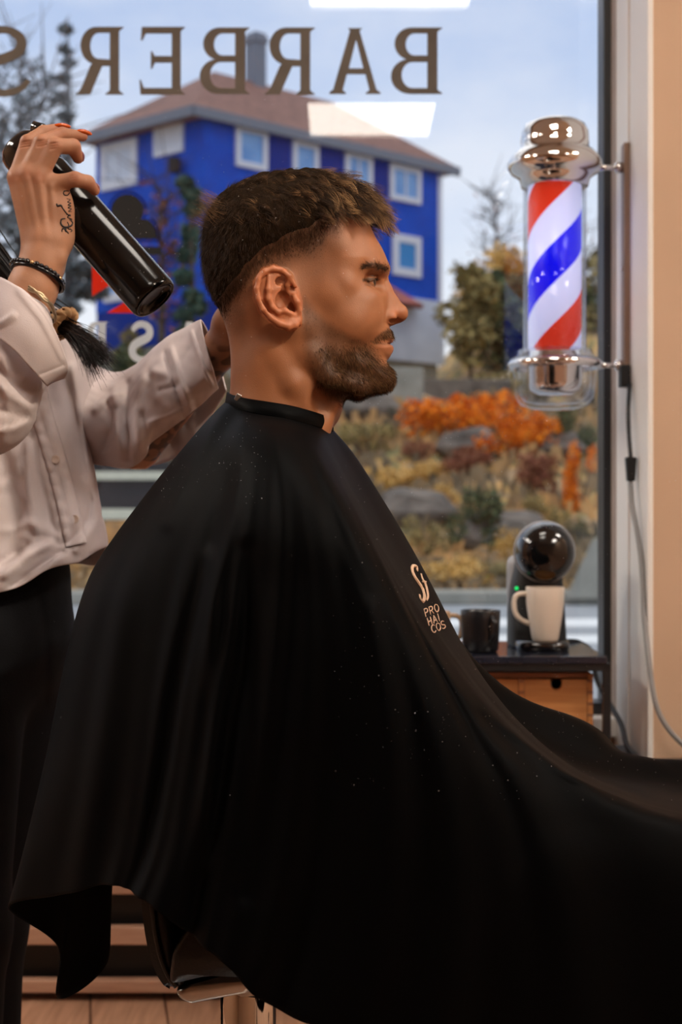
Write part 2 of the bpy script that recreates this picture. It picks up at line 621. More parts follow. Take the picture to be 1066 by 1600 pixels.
M['soil'] = mat('autumn_hillside', srgb(150, 122, 92), 0.95, var=srgb(96, 88, 74), vscale=1.7, bump=0.8, bscale=3)
_n = M['soil'].node_tree
_rp = [x for x in _n.nodes if x.type == 'VALTORGB'][0].color_ramp
for p_, c_ in ((0.30, srgb(80, 84, 78)), (0.44, srgb(158, 138, 108)), (0.5, srgb(196, 150, 84)), (0.56, srgb(132, 128, 84))):
    e = _rp.elements.new(p_)
    e.color = (*c_, 1)
M['asphalt'] = mat('asphalt', srgb(150, 156, 162), 0.85, var=srgb(136, 142, 148), vscale=3)
M['road_paint'] = mat('white_road_paint', srgb(226, 230, 232), 0.8)
M['rock'] = mat('grey_rock', srgb(122, 114, 106), 0.95, var=srgb(78, 74, 70), vscale=2, bump=0.6, bscale=4)
M['bark_grey'] = mat('pale_bark', srgb(126, 128, 134), 0.9, var=srgb(100, 102, 108), vscale=8)
M['bark'] = mat('bark', srgb(74, 62, 54), 0.9, var=srgb(54, 46, 40), vscale=8)
M['fence_dark'] = mat('dark_fence_board', srgb(26, 28, 32), 0.8)
M['fence_pale'] = mat('pale_fence_rail', srgb(206, 206, 186), 0.8)
def leafmat(name, a, b, c):
    m = mat(name, a, 0.8, spec=0.2)
    return attr_ramp(m, 'tint', [(0.0, a), (0.5, b), (1.0, c)])
M['leaf_orange'] = leafmat('orange_leaves', srgb(170, 74, 8), srgb(236, 122, 16), srgb(250, 160, 46))
M['leaf_yellow'] = leafmat('yellow_leaves', srgb(150, 120, 60), srgb(214, 168, 90), srgb(240, 206, 140))
M['leaf_brown'] = leafmat('russet_leaves', srgb(92, 52, 44), srgb(140, 84, 66), srgb(170, 120, 90))
M['leaf_green'] = leafmat('dark_green_leaves', srgb(40, 56, 44), srgb(74, 90, 66), srgb(120, 126, 84))
M['leaf_grey'] = leafmat('grey_green_needles', srgb(84, 94, 100), srgb(112, 122, 128), srgb(140, 150, 158))
M['leaf_ivy'] = leafmat('ivy_leaves', srgb(34, 58, 52), srgb(58, 86, 78), srgb(86, 110, 96))
M['leaf_olive'] = leafmat('olive_leaves', srgb(90, 84, 56), srgb(140, 128, 84), srgb(190, 168, 110))

M['glass'] = glass_mat('window_glass', 1.5)
M['tube_glass'] = glass_mat('clear_acrylic', 1.45, (0.97, 0.98, 1.0))

# wooden floor boards
M['floor'] = mat('wood_floor', srgb(176, 134, 108), 0.45, var=srgb(150, 110, 86), vscale=5, stretch=(14, 1, 1))
_n = M['floor'].node_tree
_b = _n.nodes['Principled BSDF']
_br = _n.nodes.new('ShaderNodeTexBrick')
_br.inputs['Scale'].default_value = 1.0
_br.inputs['Brick Width'].default_value = 1.6
_br.inputs['Row Height'].default_value = 0.15
_br.inputs['Mortar Size'].default_value = 0.003
_br.inputs['Color1'].default_value = (1, 1, 1, 1)
_br.inputs['Color2'].default_value = (0.82, 0.8, 0.78, 1)
_br.inputs['Mortar'].default_value = (0.25, 0.2, 0.17, 1)
_tc = _n.nodes.new('ShaderNodeTexCoord')
_mp = _n.nodes.new('ShaderNodeMapping')
_mp.inputs['Rotation'].default_value = (0, 0, math.radians(80))
_n.links.new(_tc.outputs['Object'], _mp.inputs[0])
_n.links.new(_mp.outputs[0], _br.inputs['Vector'])
_mm = _n.nodes.new('ShaderNodeMix')
_mm.data_type = 'RGBA'
_mm.blend_type = 'MULTIPLY'
_mm.inputs[0].default_value = 1.0
_old = _b.inputs['Base Color'].links[0].from_socket
_n.links.new(_old, _mm.inputs[6])
_n.links.new(_br.outputs[0], _mm.inputs[7])
_n.links.new(_mm.outputs[2], _b.inputs['Base Color'])

# ------------------------------------------------------------------ the room
YW = 3.0        # plane of the shop window
XR = 0.570      # right-hand jamb of the window recess
struct(obj('floor', bx(-3.2, 2.6, -3.0, YW + 0.06, -0.1, 0.0), M['floor']))
struct(obj('ceiling', bx(-3.2, 2.6, -3.0, YW + 0.2, 2.75, 2.85), M['ceiling']))
struct(obj('wall_back', bx(-3.2, 2.6, -3.1, -3.0, 0, 2.75), M['back_wall']))
struct(obj('wall_left', bx(-3.3, -3.2, -3.0, YW + 0.2, 0, 2.75), M['back_wall']))
struct(obj('wall_right', bx(2.6, 2.7, -3.0, YW + 0.2, 0, 2.75), M['beige_wall']))
# beige pier to the right of the window: front face at 2.62 m, its side is the white-lined recess
struct(obj('wall_front', bx(0.578, 2.6, 2.64, YW + 0.2, 0, 2.75), M['beige_wall']))
struct(obj('wall_header', bx(-3.2, 0.578, YW - 0.02, YW + 0.2, 2.5, 2.75), M['beige_wall']))
# linings of the recess, from the front edge inwards
struct(obj('trim_1', bx(0.568, 0.5785, 2.632, 2.795, 0.02, 2.75, 0.002), M['frame_white']))
struct(obj('trim_2', bx(0.5725, 0.578, 2.795, 2.815, 0.02, 2.75), M['pine_dark']))
struct(obj('trim_3', bx(0.568, 0.579, 2.815, 2.935, 0.02, 2.75, 0.002), M['frame_white']))
struct(obj('trim_4', bx(0.566, 0.579, 2.935, YW + 0.02, 0.02, 2.75), M['taupe']))
# sill and the low wall under the window
struct(obj('trim_5', bx(-3.2, 0.58, 2.93, YW + 0.05, 0.535, 0.575, 0.004), M['frame_white']))
struct(obj('wall_under_window', bx(-3.2, 0.578, 2.965, YW + 0.2, 0, 0.535), M['beige_wall']))
# window: dark frame and one large pane
win = obj('window_1', bx(0.550, 0.572, YW - 0.02, YW + 0.05, 0.575, 2.5, 0.003), M['dark_frame'])
bm = bmesh.new()
bx(-3.2, 0.55, YW - 0.02, YW + 0.05, 2.46, 2.5, 0.002, bm)
bx(-3.2, 0.55, YW - 0.02, YW + 0.05, 0.575, 0.60, 0.002, bm)
bx(-3.2, -3.16, YW - 0.02, YW + 0.05, 0.60, 2.46, 0.002, bm)
obj('window_frame', bm, M['dark_frame'], win)
struct(win)
obj('window_glass', bx(-3.16, 0.55, YW + 0.010, YW + 0.018, 0.60, 2.46), M['glass'], win)

# ceiling light panels (two mirror in the pane, the rest are added fill, unseen)
pi_ = 0
PANELS = [(0.13, -0.26, 'mirrored above the blue house roof'), (0.165, 1.41, 'mirrored at the very top of the window'),
          (-2.4, 1.0, 'added for fill over the barber, left of the client'), (-2.3, 2.3, 'added for fill in the window corner, left of the barber'),
          (2.0, -1.2, 'added for fill behind the camera on the right'), (1.9, 1.4, 'added for fill over the right side of the room')]
for x, y, where in PANELS:
    t = thing('ceiling_light', 'square white ceiling light panel ' + where, 'ceiling light', (x, y, 2.75), 'ceiling light panels')
    bm = bmesh.new()
    for sx, sy, lx, ly in ((0, -.285, .60, .03), (0, .285, .60, .03), (-.285, 0, .03, .54), (.285, 0, .03, .54)):
        box(bm, (x + sx, y + sy, 2.74), (lx, ly, .022), None, .003)
    obj('frame', bm, M['frame_white'], t)
    obj('diffuser', bx(x - .27, x + .27, y - .26, y + .26, 2.738, 2.748), M['panel'] if abs(x) < 1 else M['panel_fill'], t)

# unseen spotlights added to light the client's head and the barber
for x, y, aim, en, ang_, where in ((1.30, 0.15, (-.03, 1.52, 1.20), SPOT_ENERGY, 17, 'front right of the client, aimed at the head'), (1.15, -.35, (-.42, 1.75, 1.25), SPOT_ENERGY * .32, 20, 'further back, aimed at the barber')):
    t = thing('added_spotlight', 'small black spotlight added as extra light ' + where, 'spotlight', (x, y, 2.75), 'added spotlights')
    d_ = (Vector(aim) - Vector((x, y, 2.66))).normalized()
    Rq = d_.to_track_quat('Z', 'Y').to_matrix().to_4x4()
    obj('housing', lathe(bmesh.new(), [(0, -.07), (.03, -.07), (.034, -.06), (.034, .04), (.030, .04), (.030, .03), (0, .03)], Matrix.Translation((x, y, 2.66)) @ Rq, 28, False), M['black_metal'], t, True)
    obj('stem', tube(bmesh.new(), [(x, y, 2.75), (x, y, 2.70), (x, y, 2.66)], .008, 10), M['black_metal'], t, True)
    L = bpy.data.lights.new('added_spot_lamp', 'SPOT')
    L.energy = en
    L.color = (1.0, .84, .64)
    L.spot_size = math.radians(ang_)
    L.spot_blend = .7
    L.shadow_soft_size = .05
    lo_ = bpy.data.objects.new('added_spot_lamp', L)
    COL.objects.link(lo_)
    lo_.parent = t
    lo_.matrix_parent_inverse = t.matrix_basis.inverted()
    lo_.location = Vector((x, y, 2.66)) + d_ * .06
    lo_.rotation_euler = (-d_).to_track_quat('Z', 'Y').to_euler()

# ------------------------------------------------------------------ outside: ground, hill
bm = bmesh.new()
bx(-40, 40, YW + 0.2, 17.2, -0.2, -0.02, 0, bm)
struct(obj('road', bm, M['asphalt']))
bm = bmesh.new()
for y0, y1 in ((11.0, 11.7), (12.6, 13.5)):
    bx(-30, 30, y0, y1, -0.019, -0.012, 0, bm)
o = obj('road_marking', bm, M['road_paint'])
struct(o)
struct(obj('kerb', bx(-40, 40, 15.6, 16.2, -0.02, 0.12, 0.02), M['concrete']))
def hill_z(x, y):
    z = np.interp(y, [15.8, 16.5, 20, 26, 32, 40, 48, 60, 90], [0.0, 0.1, 0.8, 1.9, 2.9, 4.0, 5.0, 6.2, 7.0])
    z = z + 0.35 * np.sin(x * 0.55 + y * 0.21) * np.clip((y - 17) / 8, 0, 1) + 0.22 * np.sin(x * 1.4 - y * 0.9) * np.clip((y - 17) / 8, 0, 1)
    z = z + 3.4 * np.clip((x - 3.9) / 2.6, 0, 1) ** 1.3 * np.clip((y - 40) / 13, 0, 1)
    return z + 0.12 * np.sin(x * 3.1 + 1.0) * np.sin(y * 2.3) * np.clip((y - 17) / 4, 0, 1)
gx, gy = np.linspace(-34, 34, 150), np.linspace(15.8, 90, 190)
GX, GY = np.meshgrid(gx, gy, indexing='ij')
V = np.stack([GX, GY, hill_z(GX, GY)], -1).reshape(-1, 3)
struct(mesh_np('hillside', V, grid_faces(150, 190)[:, ::-1], M['soil']))

# ------------------------------------------------------------------ blue house
house = thing('house', 'large bright blue house with brown hipped roof and grey chimney on the hill', 'building', (-2, 52, 5))
Cc, Rr, Ll = np.array([-4.64, 48.0]), np.array([3.94, 55.7]), np.array([-8.88, 51.5])
Bk = Rr + Ll - Cc
EAVE, BASE, LOW = 14.35, 9.2, 4.4
def prism(bm, poly, z0, z1):
    a = [bm.verts.new((p[0], p[1], z0)) for p in poly]
    b = [bm.verts.new((p[0], p[1], z1)) for p in poly]
    n = len(poly)
    for i in range(n):
        bm.faces.new((a[i], a[(i + 1) % n], b[(i + 1) % n], b[i]))
    bm.faces.new(a[::-1])
    bm.faces.new(b)
    return bm
obj('wall', prism(bmesh.new(), [Cc, Rr, Bk, Ll], 8.2, EAVE), M['blue_wall'], house)
obj('lower_wall', prism(bmesh.new(), [Cc + (Rr - Cc) * 0.5 + np.array([.1, -.15]), Rr + np.array([.1, -.15]), Rr + (Bk - Cc) * 0 + (Ll - Cc) * .6, Cc + (Rr - Cc) * .5 + (Ll - Cc) * .6], 6.75, BASE), M['ext_grey'], house)
obj('foundation', prism(bmesh.new(), [Cc + (Rr - Cc) * .02, Rr - (Rr - Cc) * .02, Bk, Ll], 3.5, 6.8), M['concrete'], house)
obj('left_base', prism(bmesh.new(), [Cc + np.array([.02, .02]), Cc + (Rr - Cc) * .5, Bk, Ll + np.array([.02, .02])], 6.8, 8.2), M['blue_dark'], house)
# hipped roof with overhang
ctr = (Cc + Bk) / 2
def over(p, d=0.75):
    v = p - ctr
    return p + v / np.linalg.norm(v) * d
er = [over(p) for p in (Cc, Rr, Bk, Ll)]
u_ = (Rr - Cc) / np.linalg.norm(Rr - Cc)
mid = (er[0] + er[3]) / 2
r1 = ctr - u_ * 2.9
r2 = ctr + u_ * 2.9
bm = bmesh.new()
vs = [bm.verts.new((p[0], p[1], EAVE - .05)) for p in er]
vt = [bm.verts.new((p[0], p[1], EAVE + .18)) for p in er]
k1, k2 = bm.verts.new((r1[0], r1[1], 17.0)), bm.verts.new((r2[0], r2[1], 17.0))
bm.faces.new(vs)
for i in range(4):
    bm.faces.new((vs[i], vs[(i + 1) % 4], vt[(i + 1) % 4], vt[i]))
bm.faces.new((vt[0], vt[1], k2, k1))
bm.faces.new((vt[1], vt[2], k2))
bm.faces.new((vt[2], vt[3], k1, k2))
bm.faces.new((vt[3], vt[0], k1))
roof = obj('roof', bm, M['roof'], house)
g = []
bm = bmesh.new()
for i in (0, 3):
    a, b = er[i], er[(i + 1) % 4]
    dv = (b - a)
    L = np.linalg.norm(dv)
    ang = math.atan2(dv[1], dv[0])
    box(bm, ((a[0] + b[0]) / 2, (a[1] + b[1]) / 2, EAVE + .02), (L, .16, .34), Matrix.Rotation(ang, 4, 'Z'))
obj('gutter', bm, M['chimney'], roof)
ch = PA([[400, 130, 53.0]])[0]
bm = bmesh.new()
box(bm, (ch[0], 53.0, 17.2), (.52, .6, 3.2), Matrix.Rotation(.73, 4, 'Z'))
box(bm, (ch[0], 53.0, 18.55), (.64, .72, .2), Matrix.Rotation(.73, 4, 'Z'))
obj('chimney', bm, M['chimney'], house)

def on_face(A, B, t):
    return A + (B - A) * t
def face_t(A, B, px):
    """fraction along A-B at which the facade is seen at pixel column px"""
    k = (px - CX) / F
    d = B - A
    return (k * A[1] - A[0]) / (d[0] - k * d[1])
def facade_window(A, B, px0, px1, py0, py1, pane, cross=True, border=.16):
    t0, t1 = face_t(A, B, px0), face_t(A, B, px1)
    p0, p1 = on_face(A, B, t0), on_face(A, B, t1)
    Y = (p0[1] + p1[1]) / 2
    z1, z0 = CZ + (CY - py0) / F * Y, CZ + (CY - py1) / F * Y
    w = np.linalg.norm(p1 - p0)
    c = (p0 + p1) / 2
    dv = (B - A) / np.linalg.norm(B - A)
    nrm = np.array([dv[1], -dv[0]])
    if nrm @ (np.array([0, 0]) - c) < 0: nrm = -nrm
    R = Matrix.Rotation(math.atan2(dv[1], dv[0]), 4, 'Z')
    c1 = c + nrm * .04
    bm = bmesh.new()
    zc, h = (z0 + z1) / 2, z1 - z0
    for q in (-1, 1):
        cc = c1 + dv * q * (w / 2 - border / 2)
        box(bm, (cc[0], cc[1], zc), (border, .14, h), R)
        box(bm, (c1[0], c1[1], zc + q * (h / 2 - border / 2)), (w - 2 * border, .14, border), R)
    if cross:
        box(bm, (c1[0], c1[1], zc), (.07, .12, h - 2 * border), R)
    f_ = obj('window', bm, M['ext_white'], house)
    bm = bmesh.new()
    box(bm, (c1[0], c1[1], zc), (w - 2 * border, .03, h - 2 * border), R)
    obj('pane', bm, pane, f_)
for px0, px1, py0, py1 in ((367, 416, 200, 264), (456, 496, 222, 282), (538, 580, 240, 300), (608, 656, 260, 316)):
    facade_window(Cc, Rr, px0, px1, py0, py1, M['ext_pane'], px0 > 500, .2)
for px0, px1, py0, py1 in ((612, 656, 368, 432), (450, 496, 345, 410), (362, 410, 330, 395)):
    facade_window(Cc, Rr, px0, px1, py0, py1, M['pane_blue'], False, .3)
facade_window(Ll, Cc, 160, 216, 222, 294, M['ext_grey'], True, .3)
facade_window(Ll, Cc, 243, 288, 197, 242, M['ext_white'], False, .2)
facade_window(Ll, Cc, 165, 220, 400, 470, M['ext_pane'], True, .3)
def facade_panel(A, B, px0, px1, py0, py1, m, name, dep=.05):
    p0, p1 = on_face(A, B, face_t(A, B, px0)), on_face(A, B, face_t(A, B, px1))
    Y = (p0[1] + p1[1]) / 2
    z1, z0 = CZ + (CY - py0) / F * Y, CZ + (CY - py1) / F * Y
    c = (p0 + p1) / 2
    dv = (p1 - p0)
    w = np.linalg.norm(dv)
    bm = bmesh.new()
    box(bm, (c[0], c[1], (z0 + z1) / 2), (w, dep * 2, z1 - z0), Matrix.Rotation(math.atan2(dv[1], dv[0]), 4, 'Z'))
    obj(name, bm, m, house)
for a, b, c_, d in ((420, 452, 216, 268), (500, 535, 236, 292), (584, 606, 254, 305)):
    facade_panel(Cc, Rr, a, b, c_, d, M['blue_dark'], 'shutter')
facade_panel(Cc, Rr, 684, 690, 275, 470, M['ext_white'], 'corner_board')
q = on_face(Ll, Cc, .75)
obj('wall_lamp', bx(q[0] - .2, q[0] + .2, q[1] - .5, q[1] - .1, 12.6, 13.1, .05), M['fence_dark'], house)
# small lean-to roof low on the right of the house
p0 = PA([[596, 470, 52.5]])[0]
bm = bmesh.new()
vsx = [bm.verts.new(v) for v in ((0.6, 53.6, 8.9), (3.1, 54.4, 8.75), (3.1, 53.2, 8.75), (0.6, 52.0, 8.9), (0.6, 53.6, 10.15), (1.6, 53.9, 9.75), (0.6, 52.6, 10.15))]
bm.faces.new((vsx[0], vsx[1], vsx[2], vsx[3]))
bm.faces.new((vsx[3], vsx[2], vsx[5], vsx[6]))
bm.faces.new((vsx[2], vsx[1], vsx[5]))
bm.faces.new((vsx[0], vsx[3], vsx[6], vsx[4]))
bm.faces.new((vsx[0], vsx[4], vsx[5], vsx[1]))
bm.faces.new((vsx[4], vsx[6], vsx[5]))
obj('porch_roof', bm, M['roof_red'], house)
# concrete walls below the house
def ext_block(name, px0, px1, py0, py1, Y, dep, m, label, cat):
    a, b = P(px0, py0, Y), P(px1, py1, Y)
    o = obj(name, bx(a.x, b.x, Y, Y + dep, b.z, a.z, .04), m)
    return tag(o, label, cat)
ext_block('retaining_wall', 604, 662, 574, 690, 34, .8, M['concrete'], 'pale concrete retaining wall under the blue house', 'retaining wall')
ext_block('stone_wall', 662, 800, 592, 660, 38, .6, M['rock'], 'long grey stone wall on the hill behind the orange bushes', 'wall')
# slanted concrete stair wall by the street
bm = bmesh.new()
pts = [P(884, 935, 15.5), P(940, 935, 15.5), P(940, 838, 15.5), P(925, 845, 15.5)]
va = [bm.verts.new(p) for p in pts]
vb = [bm.verts.new(p + Vector((0.1, .5, 0))) for p in pts]
bm.faces.new(va); bm.faces.new(vb[::-1])
for i in range(4): bm.faces.new((va[i], va[(i + 1) % 4], vb[(i + 1) % 4], vb[i]))
tag(obj('stair_wall', bm, M['concrete']), 'grey slanted concrete wall across the street behind the coffee machine', 'wall')

# fence seen under the barber's arm
fence = thing('fence', 'dark fence with two pale rails seen under the barber\'s arm', 'fence', (-2.5, 16.6, .1))
a, b = P(60, 722, 16.6), P(345, 800, 16.6)
for x_ in np.linspace(a.x, b.x, 4):
    obj('post', bx(x_ - .04, x_ + .04, 16.62, 16.7, -.02, a.z + .03, .005), M['fence_dark'], fence)
obj('board_panel', bx(a.x, b.x, 16.6, 16.66, b.z - .1, a.z, .005), M['fence_dark'], fence)
for y0, y1 in ((737, 750), (795, 812)):
    q0, q1 = P(60, y0, 16.55), P(345, y1, 16.55)
    obj('rail', bx(q0.x, q1.x, 16.5, 16.58, q1.z, q0.z, .01), M['fence_pale'], fence)

# ------------------------------------------------------------------ plants
def leaf_cloud(blobs, n, size, shell=0.55):
    """n leaf quads scattered in ellipsoid blobs [(c, r)]"""
    w = np.array([r_[0] * r_[2] for _, r_ in blobs])
    which = RNG.choice(len(blobs), n, p=w / w.sum())
    d = RNG.normal(size=(n, 3))
    d /= np.linalg.norm(d, axis=1, keepdims=True)
    rad = RNG.uniform(shell, 1, n)[:, None] ** .7
    cs = np.array([b_[0] for b_ in blobs])[which]
    rs = np.array([b_[1] for b_ in blobs])[which]
    p = cs + d * rad * rs
    a = RNG.normal(size=(n, 3))
    a /= np.linalg.norm(a, axis=1, keepdims=True)
    b_ = np.cross(a, RNG.normal(size=(n, 3)))
    b_ /= np.linalg.norm(b_, axis=1, keepdims=True)
    s = size * RNG.uniform(.6, 1.3, n)[:, None]
    V = np.stack([p - a * s, p + b_ * s * .55, p + a * s, p - b_ * s * .55], 1).reshape(-1, 3)
    Fs = np.arange(n * 4).reshape(n, 4)
    return V, Fs, np.repeat(RNG.uniform(0, 1, n), 4)

def hill_hit(px, py):
    for Y in np.arange(15.9, 70, .1):
        if CZ + (CY - py) / F * Y <= hill_z((px - CX) / F * Y, Y):
            return Y
    return 60.0

def bush(px, py, wp, hp, m, label, n=1400, lobes=8):
    """a bush standing on the hill, seen about pixel (px, py), wp x hp pixels large"""
    Y = hill_hit(px, py + hp * .42)
    w, h = wp / F * Y, hp / F * Y
    c = P(px, py, Y)
    root = thing('bush', label, 'bush', (c.x, Y, c.z - h * .45), 'bushes on the hillside')
    blobs = []
    for k in range(lobes):
        o_ = np.array([RNG.uniform(-.36, .36) * w, RNG.uniform(-.3, .3) * w, RNG.uniform(-.3, .3) * h])
        r_ = np.array([w * .2, w * .2, h * .26]) * RNG.uniform(.7, 1.25)
        blobs.append((np.array(c) + o_, r_))
    V, Fs, t = leaf_cloud(blobs, n, math.sqrt(w * h) * .04, .3)
    mesh_np('foliage', V, Fs, m, root, False, {'tint': t})
    bm = bmesh.new()
    for k in range(5):
        b_ = blobs[k % len(blobs)][0]
        tube(bm, [(c.x + RNG.uniform(-.1, .1), Y, c.z - h * .6), (c.x * .6 + b_[0] * .4, Y, c.z - h * .25), tuple(b_)], [.03, .02, .008], 5)
    obj('stem', bm, M['bark'], root, True)
    return root

BUSHES = [
    (705, 650, 150, 105, 'leaf_orange', 'wide bright orange bush left of the barber pole base', 1700),
    (805, 668, 140, 105, 'leaf_orange', 'orange bush directly below the barber pole', 1500),
    (903, 750, 60, 120, 'leaf_orange', 'small orange bush beside the dark window frame', 1100),
    (625, 748, 150, 55, 'leaf_yellow', 'low yellow bush beside the client\'s chest', 1500),
    (690, 775, 80, 40, 'leaf_yellow', 'yellow-brown grass clump between the chest and the dark green bush', 900),
    (745, 815, 95, 115, 'leaf_green', 'dark green bush left of the coffee machine', 1700),
    (735, 728, 130, 60, 'leaf_brown', 'russet bare-looking bush under the orange bushes', 1300),
    (835, 742, 100, 100, 'leaf_brown', 'red-brown bush above the coffee machine', 1300),
    (850, 800, 100, 60, 'leaf_olive', 'olive bush right above the coffee machine head', 900),
    (715, 895, 130, 55, 'leaf_yellow', 'dry yellow verge grass left of the coffee machine', 1100),
    (905, 825, 50, 50, 'leaf_green', 'small green bush right of the coffee machine', 700),
    (575, 690, 110, 60, 'leaf_olive', 'olive scrub below the client\'s chin', 1200),
    (645, 705, 70, 40, 'leaf_brown', 'brown scrub below the concrete wall', 900),
    (895, 680, 80, 90, 'leaf_green', 'dark green shrub right of the barber pole base', 1400),
    (780, 895, 90, 45, 'leaf_olive', 'low olive verge grass behind the black mug', 800),
    (215, 835, 130, 60, 'leaf_yellow', 'yellow grass clump under the dark fence', 1100),
    (235, 555, 120, 100, 'leaf_olive', 'yellow-green bush behind the white letter S', 1700),
    (160, 590, 120, 110, 'leaf_green', 'dark green bush behind the ponytail', 1500),
    (300, 545, 60, 130, 'leaf_olive', 'tall olive bush behind the client\'s nape', 1300),
    (285, 600, 90, 80, 'leaf_yellow', 'pale yellow bush behind the barber\'s cuff', 1200),
    (668, 840, 70, 70, 'leaf_olive', 'tan scrub beside the cape front', 900),
    (800, 610, 160, 70, 'leaf_olive', 'grey-olive shrubs behind the barber pole', 1400),
    (800, 850, 70, 60, 'leaf_yellow', 'straw coloured scrub left of the coffee machine head', 900),
]
for px, py, wp, hp, mk, lab, n in BUSHES:
    bush(px, py, wp, hp, M[mk], lab, n)
# dry grass all over the slope
n_ = 9000
gxs, gys = RNG.uniform(-9, 9, n_), 16.2 + 26 * RNG.uniform(0, 1, n_) ** 1.6
gz_ = hill_z(gxs, gys)
_ok = ~((gys > 33) & (gys < 39.2) & (gxs > .5))
gxs, gys, gz_ = gxs[_ok], gys[_ok], gz_[_ok]
n_ = len(gxs)
hh_ = RNG.uniform(.08, .3, n_) * (gys / 24)
ww_ = RNG.uniform(.02, .07, n_) * (gys / 20)
dx_ = RNG.normal(size=n_) * .08
patch = np.clip(.5 + .5 * vnoise(np.stack([gxs, gys, gz_ * 0], 1), .45, 3) + RNG.normal(size=n_) * .12, 0, 1)
V = np.stack([np.stack([gxs - ww_, gys, gz_ - .03], 1), np.stack([gxs + ww_, gys, gz_ - .03], 1), np.stack([gxs + ww_ + dx_, gys + .05, gz_ + hh_], 1), np.stack([gxs - ww_ + dx_, gys, gz_ + hh_], 1)], 1).reshape(-1, 3)
gm = leafmat('dry_grass', srgb(74, 72, 62), srgb(138, 120, 94), srgb(200, 154, 98))
tag(mesh_np('grass', V, np.arange(n_ * 4).reshape(-1, 4), gm, None, False, {'tint': np.repeat(patch, 4)}), 'dry tan and yellow grass covering the rocky slope', 'grass', None, 'stuff')
# rocks
for px, py, Y, s, lab in ((645, 800, 23, .45, 'grey rock beside the cape front'), (790, 840, 20, .5, 'grey rock behind the coffee machine'), (570, 640, 33, .6, 'grey boulder below the client\'s beard'),
                          (880, 700, 28, .35, 'grey boulder under the barber pole'), (735, 700, 28.5, .5, 'dark boulder between the orange bushes')):
    Y = hill_hit(px, py + 12)
    c = P(px, py, Y)
    bm = bmesh.new()
    bmesh.ops.create_icosphere(bm, subdivisions=3, radius=s)
    for v in bm.verts:
        n_ = math.sin(v.co.x * 5 / s + px) * .12 + math.sin(v.co.y * 7 / s) * .1 + math.sin(v.co.z * 6 / s + 2) * .1
        v.co = Vector((v.co.x * 1.3, v.co.y, v.co.z * .7)) * (1 + n_) + c
    tag(obj('boulder', bm, M['rock']), lab, 'rock', 'boulders on the hillside')

def tree(base, H, spread, m, name, label, n, leaf, conifer=False, bare=False, crown0=.3):
    root = thing(name, label, 'tree', tuple(base), 'trees outside')
    b = np.array(base, float)
    bm = bmesh.new()
    tip = b + np.array([0, 0, H])
    tube(bm, [b - np.array([0, 0, .5]), b * .5 + tip * .5 + np.array([.05 * H * .2, 0, 0]), tip], [H * .022, H * .014, H * .003], 7)
    bk_ = M['bark_grey'] if m is M['leaf_grey'] else M['bark']
    obj('trunk', bm, bk_, root, True)
    bm = bmesh.new()
    blobs = []
    nb = 26 if bare else 18
    for k in range(nb):
        f = crown0 + (1 - crown0) * (k + RNG.uniform(0, .8)) / nb
        a = RNG.uniform(0, 6.28)
        R = spread * ((1.05 - f) / (1.05 - crown0) if conifer else math.sqrt(max(.08, 1 - ((f - .6) / .45) ** 2)))
        p0 = b + np.array([0, 0, H * f])
        p1 = p0 + np.array([math.cos(a) * R * .75, math.sin(a) * R * .75, (-.05 if conifer else .12) * H * .6])
        pm = (p0 + p1) / 2 + np.array([0, 0, .02 * H])
        tube(bm, [p0, pm, p1], [H * .006, H * .004, H * .0012], 5)
        if bare:
            for _ in range(4):
                dv = RNG.normal(size=3) * .12 * H
                dv[2] = abs(dv[2])
                tube(bm, [pm, pm + dv * .6, pm + dv], [H * .0025, H * .002, H * .0008], 4)
        s = max(.25, R * .55)
        blobs.append((p0 * .45 + p1 * .55, np.array([s, s, s * (.35 if conifer else .75)])))
    obj('branches', bm, bk_, root, True)
    if n:
        V, Fs, t = leaf_cloud(blobs, n, leaf, .3)
        mesh_np('foliage', V, Fs, m, root, False, {'tint': t})
    return root
def tree_at(px, py_base, py_top, Y, *a, **k):
    b = P(px, py_base, Y)
    H = (py_base - py_top) / F * Y
    return tree((b.x, Y, b.z), H, *a, **k)
tree_at(105, 560, 28, 42, 1.5, M['leaf_grey'], 'conifer', 'tall grey conifer behind the mirrored shop letters', 3800, .16, conifer=True, crown0=.15)
tree_at(30, 640, 90, 40, 2.2, M['leaf_grey'], 'birch_tree', 'thin leafless grey tree at the left edge', 1500, .12, bare=True, crown0=.2)
tree_at(-70, 640, 60, 38, 2.4, M['leaf_grey'], 'birch_tree', 'leafless grey tree cut by the left picture edge', 1500, .12, bare=True, crown0=.2)
tree_at(297, 640, 285, 33, .42, M['leaf_ivy'], 'conifer', 'slim ivy-green column tree in front of the blue house', 2200, .11, crown0=.1)
tree_at(250, 640, 290, 36, .9, M['leaf_brown'], 'birch_tree', 'sparse bare tree in front of the blue house wall', 200, .1, bare=True, crown0=.35)
tree_at(735, 600, 420, 46, 1.3, M['leaf_olive'], 'broadleaf_tree', 'olive tree right of the blue house', 1500, .16, crown0=.1)
tree_at(775, 610, 395, 50, 1.7, M['leaf_yellow'], 'broadleaf_tree', 'autumn yellow tree left of the barber pole', 1500, .16, crown0=.35)
tree_at(800, 610, 440, 47, 1.9, M['leaf_green'], 'broadleaf_tree', 'dark green tree beside the barber pole glass', 2000, .17, crown0=.05)
tree_at(868, 610, 430, 47, 1.8, M['leaf_green'], 'broadleaf_tree', 'dark green tree behind the barber pole', 1700, .17, crown0=.05)
tree_at(925, 610, 400, 47, 1.8, M['leaf_olive'], 'broadleaf_tree', 'olive tree at the right window edge', 1500, .17, crown0=.05)
tree_at(775, 560, 310, 55, 1.5, M['leaf_brown'], 'birch_tree', 'bare branched tree rising beside the barber pole', 60, .1, bare=True, crown0=.35)
